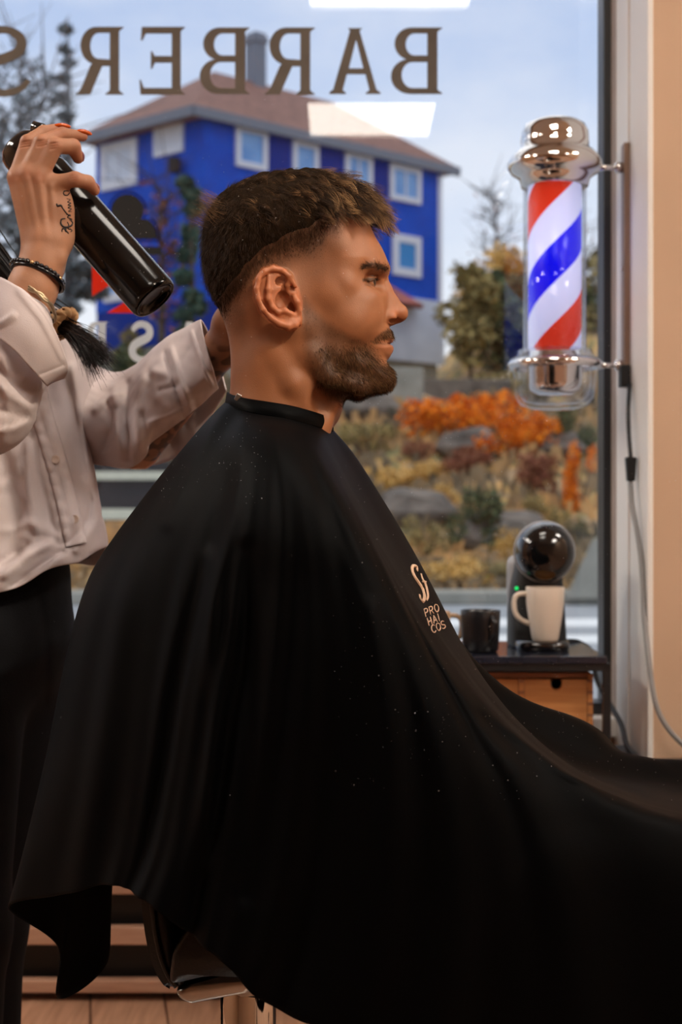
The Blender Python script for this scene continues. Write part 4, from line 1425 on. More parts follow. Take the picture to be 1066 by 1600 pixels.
# eyelids as a ball around each eyeball with a narrow opening
EYE = (572, 440.5, 37)
def f_lid(s):
    H.ell(HP(EYE[0] - 1.5, EYE[1], s * EYE[2]), np.array([16.9, 17.8, 17.0]) * px_, 6 * px_)
both(f_lid)
def f_open(s):
    H.cone(HP(590, 439.0, s * 30), HP(572, 440.5, s * 56), 1.9 * px_, 1.3 * px_, 2.0 * px_, 'sub')
    H.cone(HP(592, 439.5, s * 36), HP(584, 440.5, s * 50), 2.2 * px_, 1.8 * px_, 2.0 * px_, 'sub')
    H.cone(HP(578, 431, s * 54), HP(592, 429, s * 26), 1.0 * px_, 1.0 * px_, 3.5 * px_, 'sub')
both(f_open)
# nose
H.chain([HP(597, 434), HP(601.5, 450), HP(612, 470.5), HP(623.5, 486)], np.array([9.5, 8.5, 9.5, 11.5]) * px_, 7 * px_)
H.ell(HP(625.2, 490), np.array([12.6, 14, 13]) * px_, 5 * px_)
def f_nose(s):
    H.cone(HP(601, 455, s * 5), HP(611, 488, s * 13), 9 * px_, 8 * px_, 9 * px_)
    H.ell(HP(607.5, 496, s * 17.5), np.array([12.5, 9, 10.5]) * px_, 4 * px_)
both(f_nose)
H.cone(HP(622, 499), HP(609, 504), 6 * px_, 6 * px_, 4 * px_)
def f_nost(s):
    H.ell(HP(615.5, 501.8, s * 17), np.array([9, 13, 3.4]) * px_, 2 * px_, 'sub')
    H.chain([HP(597, 487, s * 26), HP(594, 496, s * 28), HP(595, 504, s * 27)], np.array([.8, 1.0, .6]) * px_, 4 * px_, 'sub')
both(f_nost)
# lips: fuller lower lip, parting line to the mouth corner
def f_lip(s):
    H.cone(HP(606.5, 545, 0), HP(590, 541, s * 27), 6.5 * px_, 3.2 * px_, 5 * px_)
    H.cone(HP(607, 531, 0), HP(588, 535, s * 29), 5.5 * px_, 2.5 * px_, 5 * px_)
    H.chain([HP(612, 537.6, 0), HP(603, 537.5, s * 20), HP(585, 536, s * 37)], np.array([2.2, 2.3, 2.3]) * px_, 2.6 * px_, 'sub')
    H.ell(HP(580, 537, s * 41), np.array([4, 5, 4]) * px_, 5 * px_, 'sub')
both(f_lip)
# jaw line, neck muscle, larynx
def f_jaw(s):
    H.chain([HP(598, 600, s * 20), HP(560, 604, s * 52), HP(515, 590, s * 74), HP(484, 552, s * 76)], np.array([9, 10, 10, 7]) * px_, 18 * px_)
    H.chain([HP(428, 545, s * 68), HP(458, 600, s * 68), HP(500, 660, s * 40)], np.array([12, 13, 12]) * px_, 18 * px_)
    H.ell(HP(508, 628, s * 62), np.array([20, 18, 26]) * px_, 18 * px_, 'sub')
both(f_jaw)
H.ell(HP(518, 646), np.array([10, 12, 14]) * px_, 14 * px_)
# ears, traced on the side facing the camera
def ear(s):
    def E(px, py, d):
        q = HI(px, py, -d)
        if s > 0:
            q = np.array([q[0], 2 * YH - q[1], q[2]])
        return q
    def out(px):            # the ear flares away from the skull towards the back
        return 96 + np.interp(px, [398, 412, 440, 468], [20, 19, 11, 0])
    # plate
    for (a, ra), (b, rb) in zip([((420, 440), 20), ((419, 462), 19), ((432, 482), 18), ((447, 494), 14)], [((419, 462), 19), ((432, 482), 18), ((447, 494), 14), ((452, 503), 9)]):
        H.cone(E(a[0], a[1], out(a[0]) - 2), E(b[0], b[1], out(b[0]) - 2), ra * px_, rb * px_, 3 * px_, 'add', (1, .22))
    H.cone(E(440, 440, 96), E(450, 470, 95), 18 * px_, 16 * px_, 8 * px_, 'add', (1, .35))
    rim = [(461, 447), (452, 432), (440, 422.5), (427, 419.8), (414, 424.5), (405, 436), (401.6, 451), (404, 467), (411.5, 484), (423.5, 497), (437, 506), (450, 510), (461, 508), (465.5, 502)]
    rr = [3.6, 4.4, 4.6, 4.6, 4.4, 4.3, 4.3, 4.2, 4.3, 4.6, 5.6, 6.4, 5.8, 4.2]
    H.chain([E(x, y, out(x) + (4 if i < 9 else 2)) for i, (x, y) in enumerate(rim)], np.array(rr) * px_, 2.6 * px_)
    # front of the helix runs down and inwards as the crus
    H.chain([E(452, 432, out(452) + 4), E(449, 446, 102), E(446, 458, 97), E(436, 466, 94)], np.array([4.4, 4, 3.4, 2.4]) * px_, 3 * px_)
    # hollows
    H.ell(E(441, 470, 104), np.array([13, 13, 16]) * px_, 4 * px_, 'sub')
    H.ell(E(455, 481, 100), np.array([7, 12, 9]) * px_, 3 * px_, 'sub')
    H.ell(E(436, 440, 112), np.array([6, 8, 7]) * px_, 3 * px_, 'sub')
    H.chain([E(424, 427, 120), E(412, 437, 122), E(409.5, 452, 122), E(412, 468, 120), E(421, 484, 117), E(436, 497, 112)], np.array([2.6, 3, 3, 3, 2.6, 2]) * px_, 3 * px_, 'sub')
    # antihelix, antitragus, tragus, lobe
    H.chain([E(420, 432, 114), E(419.5, 452, 117), E(419.5, 467, 117), E(425, 480, 114), E(435, 488, 110), E(445, 486, 108), E(454, 490.5, 105), E(460, 493, 101)], np.array([3.4, 4.2, 4.4, 4.2, 4, 4.6, 4, 3]) * px_, 3 * px_)
    H.chain([E(421, 455, 115), E(430, 452, 111), E(440, 445, 106)], np.array([3.6, 3.2, 2.4]) * px_, 3 * px_)
    H.chain([E(459, 462, 100), E(464, 472, 102), E(467, 484, 99)], np.array([4, 5, 4.4]) * px_, 4 * px_)
    H.ell(E(450, 502, out(450) + 0), np.array([13, 5.5, 8.5]) * px_, 4 * px_)
    H.cone(E(466, 490, 96), E(467, 504, 94), 5 * px_, 4 * px_, 5 * px_)
both(ear)
Vh, Qh = H.mesh()
Vh = relax(Vh, Qh, 1, .35)
del H

# masks in photo pixels (mirrored for the far side)
def himg(V):
    k = YH / (YH - np.abs(V[:, 1] - YH))
    u, v = CX + V[:, 0] / sh, CY - (V[:, 2] - CZ) / sh
    return CX + (u - CX) * k, CY + (v - CY) * k, np.abs(V[:, 1] - YH) / sh
pu, pv, pd = himg(Vh)
beard_poly = [(476, 462), (486, 480), (508, 500), (536, 519), (562, 531), (579, 541), (584, 548), (588, 556), (596, 566), (607, 568), (630, 575), (630, 612), (560, 628), (520, 622), (500, 606), (486, 585), (477, 556), (473, 520), (470, 480)]
core_poly = [(500, 545), (540, 548), (574, 545), (582, 556), (595, 572), (630, 578), (630, 615), (560, 630), (520, 620), (504, 598)]
must_poly = [(584, 534), (588, 527), (598, 519), (606, 514), (622, 516), (624, 528), (606, 529.5), (594, 532)]
b_soft = 1 - sstep(-9, 8, poly_sd(pu, pv, beard_poly))
b_core = 1 - sstep(-8, 16, poly_sd(pu, pv, core_poly))
b_must = 1 - sstep(-2, 3, poly_sd(pu, pv, must_poly))
ear_poly = [(458, 440), (446, 422), (428, 414), (410, 420), (397, 440), (396, 465), (407, 490), (432, 511), (455, 517), (470, 508), (471, 470), (466, 452)]
e_sd = poly_sd(pu, pv, ear_poly)
is_ear = (e_sd < 2) & (pd > 70)
HB_X = [300, 320, 336, 366, 385, 404, 430, 455, 490, 505, 512, 522, 536, 545, 560, 576]
HB_Y = [488, 492, 490, 452, 428, 409, 391, 377, 366, 354, 340, 336, 340, 340, 341, 344]
hb = np.interp(pu, HB_X, HB_Y)
hd = hb + 4 * vnoise(Vh, 60, 11) - pv                                     # > 0 : inside the longer hair
fade = sstep(-62, 4, hd) * (1 - sstep(500, 545, pu))
side = sstep(-10, 30, pu - 462) * (1 - sstep(520, 545, pu)) * sstep(-120, -60, hd)
scalp = np.clip(fade + .35 * side * (pv < 470), 0, 1)
scalp[is_ear] = 0
nape = (pu < 395) & (pv > 440)
scalp = np.where(nape, np.maximum(scalp, .55 * (1 - sstep(480, 560, pv)) * (1 - sstep(372, 396, pu))), scalp)
dark = np.clip(np.maximum.reduce([.80 * scalp, .58 * b_soft, .76 * b_core, .6 * b_must]), 0, 1)
dark[is_ear] = 0
brow_pl = [(556, 424), (566, 417), (580, 414.5), (594, 416), (603, 419.5)]
bd = seg_dist2d(pu, pv, brow_pl)
brow = (1 - sstep(1.6, 5.5, bd)) * (pd < 75)
dark = np.maximum(dark, .6 * brow)
lip_poly = [(585, 537), (595, 533), (606, 529), (618, 529), (618, 554), (608, 553), (598, 547)]
lips = (1 - sstep(-2.5, 1.5, poly_sd(pu, pv, lip_poly))) * (pd < 45)
lid = np.maximum(1 - sstep(1.2, 3.6, seg_dist2d(pu, pv, [(553, 441.5), (563, 438.6), (576, 436.4), (589, 436.2)])), .45 * (1 - sstep(.5, 2.5, seg_dist2d(pu, pv, [(560, 443), (570, 445.5), (585, 446)]))))
dark = np.maximum(dark, .92 * lid * (pd < 72) * (pd > 20))
flush = np.clip(1 - sstep(0, 22, np.hypot(pu - 622, pv - 492)), 0, 1) * .6 + np.where(is_ear, .7, 0)
flush = np.maximum(flush, .45 * lips)
mouth_shade = 1 - sstep(.8, 2.8, seg_dist2d(pu, pv, [(613, 537.6), (598, 537.2), (588, 536), (580, 533.5)]))  # shade in the gap between the lips, painted into the skin colour
dark = np.maximum(dark, np.maximum(.5 * mouth_shade * (pd < 60), .22 * lips))

def skin_mat(name, base, deep, ink):
    m = mat(name, base, 0.52, spec=0.36, sss=0.10)
    n = m.node_tree
    b = n.nodes['Principled BSDF']
    nz_ = n.nodes.new('ShaderNodeTexNoise')
    nz_.inputs['Scale'].default_value = 38
    nz_.inputs['Detail'].default_value = 6
    tc_ = n.nodes.new('ShaderNodeTexCoord')
    n.links.new(tc_.outputs['Object'], nz_.inputs['Vector'])
    rp_ = n.nodes.new('ShaderNodeValToRGB')
    rp_.color_ramp.elements[0].position, rp_.color_ramp.elements[1].position = .35, .7
    rp_.color_ramp.elements[0].color = (*base, 1)
    rp_.color_ramp.elements[1].color = (*[c * .84 for c in base], 1)
    n.links.new(nz_.outputs[0], rp_.inputs[0])
    col = rp_.outputs[0]
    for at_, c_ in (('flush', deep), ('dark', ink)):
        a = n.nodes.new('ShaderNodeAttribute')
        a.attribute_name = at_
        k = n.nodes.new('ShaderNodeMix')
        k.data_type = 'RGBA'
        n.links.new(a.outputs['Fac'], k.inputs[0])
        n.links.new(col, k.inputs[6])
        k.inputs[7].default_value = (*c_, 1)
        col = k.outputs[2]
    n.links.new(col, b.inputs['Base Color'])
    n2 = n.nodes.new('ShaderNodeTexNoise')
    n2.inputs['Scale'].default_value = 900
    n2.inputs['Detail'].default_value = 3
    n.links.new(tc_.outputs['Object'], n2.inputs['Vector'])
    bp = n.nodes.new('ShaderNodeBump')
    bp.inputs['Strength'].default_value = .35
    bp.inputs['Distance'].default_value = .0006
    n.links.new(n2.outputs[0], bp.inputs['Height'])
    n.links.new(bp.outputs[0], b.inputs['Normal'])
    return m
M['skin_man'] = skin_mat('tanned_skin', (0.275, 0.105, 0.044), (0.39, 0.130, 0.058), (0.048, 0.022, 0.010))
M['skin_woman'] = skin_mat('warm_skin', (0.44, 0.215, 0.125), (0.42, 0.16, 0.09), (0.03, 0.02, 0.015))
M['hair'] = attr_ramp(mat('dark_brown_hair', (.03, .016, .008), .5, spec=.16), 'tint', [(0.0, (.010, .006, .004)), (.35, (.035, .018, .009)), (.65, (.13, .068, .03)), (1.0, (.42, .25, .12))])
M['beard_hair'] = attr_ramp(mat('brown_beard_hair', (.03, .016, .008), .75, spec=.04), 'tint', [(0.0, (.012, .007, .004)), (.35, (.035, .018, .009)), (.65, (.11, .055, .024)), (1.0, (.30, .165, .075))])
M['hair_mass'] = attr_ramp(mat('dark_hair_mass', (.02, .01, .006), .9, spec=.03), 'tint', [(0.0, (.008, .005, .003)), (1.0, (.05, .026, .013))])
M['hair_black'] = attr_ramp(mat('black_brown_hair', (.02, .012, .008), .35, spec=.5), 'tint', [(0.0, (.006, .004, .003)), (.6, (.02, .010, .007)), (1.0, (.07, .035, .022))])

# shoulders and trunk under the cape, joined into the same body mesh
T = Field((-.36, YH - .29, .52), (.62, YH + .29, 1.12), .009)
T.cone((-.125, YH, .70), (-.085, YH, .98), .12, .10, .05)
T.cone((-.11, YH - .06, .75), (-.09, YH - .09, .95), .09, .08, .05)
T.cone((-.11, YH + .06, .75), (-.09, YH + .09, .95), .09, .08, .05)
T.cone((-.08, YH - .15, .985), (-.08, YH + .15, .985), .052, .052, .05)
T.cone((-.07, YH, .99), (-.065, YH, 1.09), .065, .05, .04)
for s in (-1, 1):
    T.chain([(-.08, YH + s * .165, .97), (-.03, YH + s * .18, .70), (.18, YH + s * .155, .655), (.27, YH + s * .135, .63)], [.048, .040, .034, .03], .03)
    T.chain([(-.10, YH + s * .09, .60), (.26, YH + s * .085, .585), (.44, YH + s * .075, .565)], [.08, .07, .052], .03)
Vt, Qt = T.mesh()
nv = len(Vh)
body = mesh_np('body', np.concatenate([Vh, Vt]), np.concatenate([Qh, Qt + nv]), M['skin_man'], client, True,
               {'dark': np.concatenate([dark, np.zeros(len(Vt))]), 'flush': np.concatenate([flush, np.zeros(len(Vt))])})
Nh = mnormals(body)[:nv]
# make normals point outwards
if np.mean(np.einsum('ij,ij->i', Nh, Vh - Vh.mean(0))) < 0:
    body.data.flip_normals()
    Nh = -Nh

# eyeballs
M['eye_white'] = mat('eye_white', srgb(120, 102, 92), .25)
M['iris'] = mat('brown_iris', srgb(40, 24, 16), .1)
M['pupil'] = mat('pupil', (.004, .004, .004), .05)
for s in (-1, 1):
    c = HP(EYE[0], EYE[1], s * EYE[2])
    look = Vector((1, s * .25, -.02)).normalized()
    R_ = look.to_track_quat('Z', 'Y').to_matrix().to_4x4()
    R0 = 15.6 * sh
    bm = bmesh.new()
    bmesh.ops.create_uvsphere(bm, u_segments=32, v_segments=20, radius=R0)
    bmesh.ops.transform(bm, matrix=Matrix.Translation(c) @ R_, verts=bm.verts)
    e = obj('eye', bm, M['eye_white'], client, True)
    def capb(r0, h0, m, nm):
        a = np.linspace(0, math.asin(r0 / (R0 * h0)), 8)
        bm = lathe(bmesh.new(), [(R0 * h0 * math.sin(q), R0 * h0 * math.cos(q)) for q in a[::-1]], Matrix.Translation(c) @ R_, 28, False)
        obj(nm, bm, m, e, True)
    capb(7.6 * sh, 1.012, M['iris'], 'iris')
    capb(3.2 * sh, 1.02, M['pupil'], 'pupil')

# ------------------------------------------------------------------ hair
def pick(weight, n, only=None):
    w = np.array(weight, float)
    w = np.maximum(w, 0)
    i = RNG.choice(len(w), n, p=w / w.sum())
    return i
def grow(roots, nrm, flow, length, k=6, lift=.5, droop=0.0, wob=.12, lift_end=0.0):
    """hairs that leave the skin along normal and bend into the flow direction"""
    n = len(roots)
    S = np.zeros((n, k, 3))
    S[:, 0] = roots
    d = nrm * lift + flow * (1 - lift)
    L = np.asarray(length).reshape(-1, 1) / (k - 1)
    wv = RNG.normal(size=(n, 3)) * wob
    for j in range(1, k):
        t = j / (k - 1)
        dd = d * (1 - t) + (flow * (1 - lift_end) + nrm * lift_end) * t + wv * t + np.array([0, 0, -droop]) * t
        dd /= np.linalg.norm(dd, axis=1, keepdims=True) + 1e-9
        S[:, j] = S[:, j - 1] + dd * L
    return S
def clump(S, ncl, amt):
    n = len(S)
    c = RNG.choice(n, min(ncl, n), replace=False)
    R_ = S[:, 0]
    best = np.zeros(n, int)
    for i0 in range(0, n, 1500):
        dd = ((R_[i0:i0 + 1500, None] - R_[c][None]) ** 2).sum(2)
        best[i0:i0 + 1500] = c[np.argmin(dd, 1)]
    k = S.shape[1]
    t = (np.linspace(0, 1, k) ** 1.2)[None, :, None] * amt
    return S * (1 - t) + S[best] * t, best
tang = lambda f, N: f - (f * N).sum(1, keepdims=True) * N

in_hair = (hd > 0) & ~is_ear & ~((pu > 520) & (pv > 352)) & (pu < 580)
hd_c = np.clip(hd, 0, None)
# solid mass of hair under the strands
thick = np.clip((hd_c - 13) / 58, 0, 1) ** .8 * np.interp(pu, [320, 380, 440, 520, 575], [7, 9, 13, 16, 12])
thick *= np.where(pd > 60, .8, 1.0)
msk = in_hair & (hd > 14)
fm = msk[Qh].all(1)
used = np.unique(Qh[fm])
remap = np.full(nv, -1)
remap[used] = np.arange(len(used))
bump = 1 + .25 * vnoise(Vh[used], 95, 5)
cap_v = Vh[used] + Nh[used] * (thick[used] * sh * bump)[:, None]
hair = mesh_np('hair', cap_v, remap[Qh[fm]], M['hair_mass'], client, True, {'tint': np.clip(.14 + .08 * vnoise(Vh[used], 160, 9), 0, .35)})

def region(idx):
    return Vh[idx] + (RNG.uniform(-.5, .5, (len(idx), 3)) * hh), Nh[idx]
# a) short sides and back
w = in_hair * np.clip(hd / 26, .5, 1) * (pu < 520) * np.where(pv < 300, .3, 1)
i = pick(w, 15000)
r_, n_ = region(i)
bk = sstep(430, 340, pu[i])[:, None]
fl = np.array([.30, 0, -.95]) * (1 - bk) + np.array([-.35, 0, -.85]) * bk
up = sstep(330, 290, pv[i])[:, None]
fl = fl * (1 - up) + np.array([.9, 0, .1]) * up
fl = tang(fl + RNG.normal(size=(len(i), 3)) * .22, n_)
fl /= np.linalg.norm(fl, axis=1, keepdims=True) + 1e-9
ln = (np.clip(hd[i] / 60, .12, 1) * 17 + 2) * sh * RNG.uniform(.6, 1.25, len(i))
off = np.clip(thick[i] - 4, 0, None) * sh * RNG.uniform(.3, 1.0, len(i))
S = grow(r_ + n_ * off[:, None], n_, fl, ln, 5, .55, .1, .15, .25)
S, _ = clump(S, 2600, .45)
ti = np.clip(RNG.beta(1.4, 3.6, len(i))[:, None] * .5 + np.linspace(-.02, .10, 5)[None] + .10 * bk, 0, 1)
strands_mesh('hair_strands', S, np.full(len(i), .00011), np.full(len(i), .00004), M['hair'], hair, ti)
# b) long top, combed forward with light tips
w = in_hair * (pv < 345) * (pu > 360) * sstep(30, 70, hd_c + 20 * (pu > 500)) + in_hair * (pu > 505) * (pv < 345)
i = pick(w, 5200)
r_, n_ = region(i)
fr = sstep(430, 560, pu[i])[:, None]
sidew = np.clip(pd[i] / 70, 0, 1)[:, None]
sgn = np.sign(r_[:, 1:2] - YH)
fl = np.concatenate([np.ones((len(i), 1)), sgn * .25 * sidew, -.10 - .75 * sidew * (.35 + .65 * fr) - .15 * fr], 1) + RNG.normal(size=(len(i), 3)) * np.array([.22, .3, .24])
fl /= np.linalg.norm(fl, axis=1, keepdims=True)
ln = (32 + 26 * fr[:, 0]) * sh * RNG.uniform(.6, 1.15, len(i))
ln *= np.where((pu[i] > 500) & (pd[i] > 45), .8, 1)
off = np.clip(thick[i] - 3, 0, None) * sh * RNG.uniform(.5, 1.1, len(i))
S = grow(r_ + n_ * off[:, None], n_, fl, ln, 9, .55, .30, .30, .0)
S, bst = clump(S, 330, .8)
base_t = RNG.beta(1.5, 2.2, len(i))
tone = (base_t[bst] * .75 + base_t * .25)[:, None] * 1.25
ti = np.clip(.10 + np.linspace(0, 1, 9)[None] ** 1.1 * tone * (1.1 + .9 * fr), 0, 1)
strands_mesh('top_strands', S, np.full(len(i), .00021), np.full(len(i), .00006), M['hair'], hair, ti)
# c) fringe standing out over the forehead
w = in_hair * (pu > 535) * (pv < 345)
i = pick(w, 1500)
r_, n_ = region(i)
fl = np.stack([np.full(len(i), .95), (r_[:, 1] - YH) / (90 * sh) * .35, np.full(len(i), -.15)], 1) + RNG.normal(size=(len(i), 3)) * .25
fl /= np.linalg.norm(fl, axis=1, keepdims=True)
S = grow(r_ + n_ * (10 * sh), n_ * .5 + np.array([.3, 0, .35]), fl, RNG.uniform(32, 58, len(i)) * sh, 9, .6, .95, .25)
S, bst = clump(S, 130, .7)
tone = RNG.beta(1.3, 2.4, len(i))
ti = np.clip(.08 + np.linspace(0, 1, 9)[None] * (tone[bst] * 1.2)[:, None], 0, 1)
strands_mesh('fringe', S, np.full(len(i), .00017), np.full(len(i), .00006), M['hair'], hair, ti)
# lighter forelock falling over the temple
w = in_hair * (pu > 485) * (pu < 560) * (pv > 300) * (pv < 348) * (pd > 35)
i = pick(w, 1500)
r_, n_ = region(i)
fl = np.stack([np.full(len(i), .62), np.sign(r_[:, 1] - YH) * .12, np.full(len(i), -.8)], 1) + RNG.normal(size=(len(i), 3)) * .2
fl /= np.linalg.norm(fl, axis=1, keepdims=True)
S = grow(r_ + n_ * (9 * sh), n_ * .6 + np.array([.5, 0, .25]), fl, RNG.uniform(20, 40, len(i)) * sh, 8, .55, .25, .2)
S, bst = clump(S, 110, .75)
tone = RNG.beta(1.8, 1.7, len(i))
ti = np.clip(.12 + np.linspace(0, 1, 8)[None] ** .8 * (tone[bst] * 1.1)[:, None], 0, 1)
strands_mesh('forelock', S, np.full(len(i), .00018), np.full(len(i), .00006), M['hair'], hair, ti)
# d) a tuft standing off the crown
w = in_hair * (np.hypot(pu - 336, pv - 335) < 26)
i = pick(w, 520)
r_, n_ = region(i)
fl = np.array([-.9, 0, .35]) + RNG.normal(size=(len(i), 3)) * .25
fl /= np.linalg.norm(fl, axis=1, keepdims=True)
S = grow(r_ + n_ * 4 * sh, n_, fl, RNG.uniform(16, 40, len(i)) * sh, 6, .4, -.1, .25)
S, _ = clump(S, 60, .6)
strands_mesh('crown_tuft', S, np.full(len(i), .00014), np.full(len(i), .00005), M['hair'], hair, np.clip(.3 + RNG.uniform(0, .6, len(i))[:, None] + np.zeros((1, 6)), 0, 1))
# e) clipped fade and stubble on scalp
w = np.where(hd > 16, 0, scalp ** 1.3) * (pd > 20) * (~is_ear)
i = pick(w, 11000)
r_, n_ = region(i)
fl = tang(np.array([.2, 0, -.95]) + RNG.normal(size=(len(i), 3)) * .3, n_)
S = grow(r_, n_, fl, (1.0 + 7 * sstep(-40, 14, hd[i])) * sh * RNG.uniform(.6, 1.3, len(i)), 3, .5)
strands_mesh('clipped_fade', S, np.full(len(i), .00007), np.full(len(i), .00004), M['beard_hair'], hair, RNG.uniform(.0, .4, len(i)))

# beard and moustache
bw = np.clip(b_soft * .30 + b_core * 1.0 + b_must * 1.0, 0, 1) * (~is_ear) * (1 - np.clip(lips * 1.4, 0, 1))
i = pick(bw, 14000)
r_, n_ = region(i)
chin = sstep(540, 610, pu[i])[:, None]
fl = tang(np.array([.15, 0, -1.0]) * (1 - chin) + np.array([.55, 0, -.75]) * chin + RNG.normal(size=(len(i), 3)) * .25, n_)
fl /= np.linalg.norm(fl, axis=1, keepdims=True) + 1e-9
under = sstep(600, 616, pv[i])
ln = (2.5 + 6.0 * b_core[i] * (1 - .65 * under) + 2.6 * b_must[i] * (b_core[i] < .3)) * sh * RNG.uniform(.6, 1.3, len(i))
S = grow(r_, n_, fl, ln, 4, .55, .1, .15, .3)
beard = strands_mesh('beard', S, np.full(len(i), .00012), np.full(len(i), .00005), M['beard_hair'], client, np.clip(.06 + RNG.beta(1.6, 2.2, len(i)), 0, 1))
i = pick(brow * (Vh[:, 0] > HP(545, 0)[0]), 750)
r_, n_ = region(i)
fl = tang(np.array([-.8, 0, .15]) + RNG.normal(size=(len(i), 3)) * .25, n_)
S = grow(r_, n_, fl, RNG.uniform(5, 10, len(i)) * sh, 4, .35)
strands_mesh('eyebrow', S, np.full(len(i), .00012), np.full(len(i), .00005), M['hair'], client, RNG.uniform(.0, .3, len(i)))
# lashes
LS = []
for s in (-1, 1):
    for k in range(46):
        t = k / 45
        p = HP(588 - 14 * t, 436.5 + 2.4 * t, s * (28 + 27 * t))
        LS.append([p, p + np.array([3.5, s * 1.6, -1.2]) * sh, p + np.array([7, s * 3, -.5]) * sh])
strands_mesh('eyelash', np.array(LS), np.full(len(LS), .00026), np.full(len(LS), .00010), M['hair_black'], client, np.full(len(LS), .1))

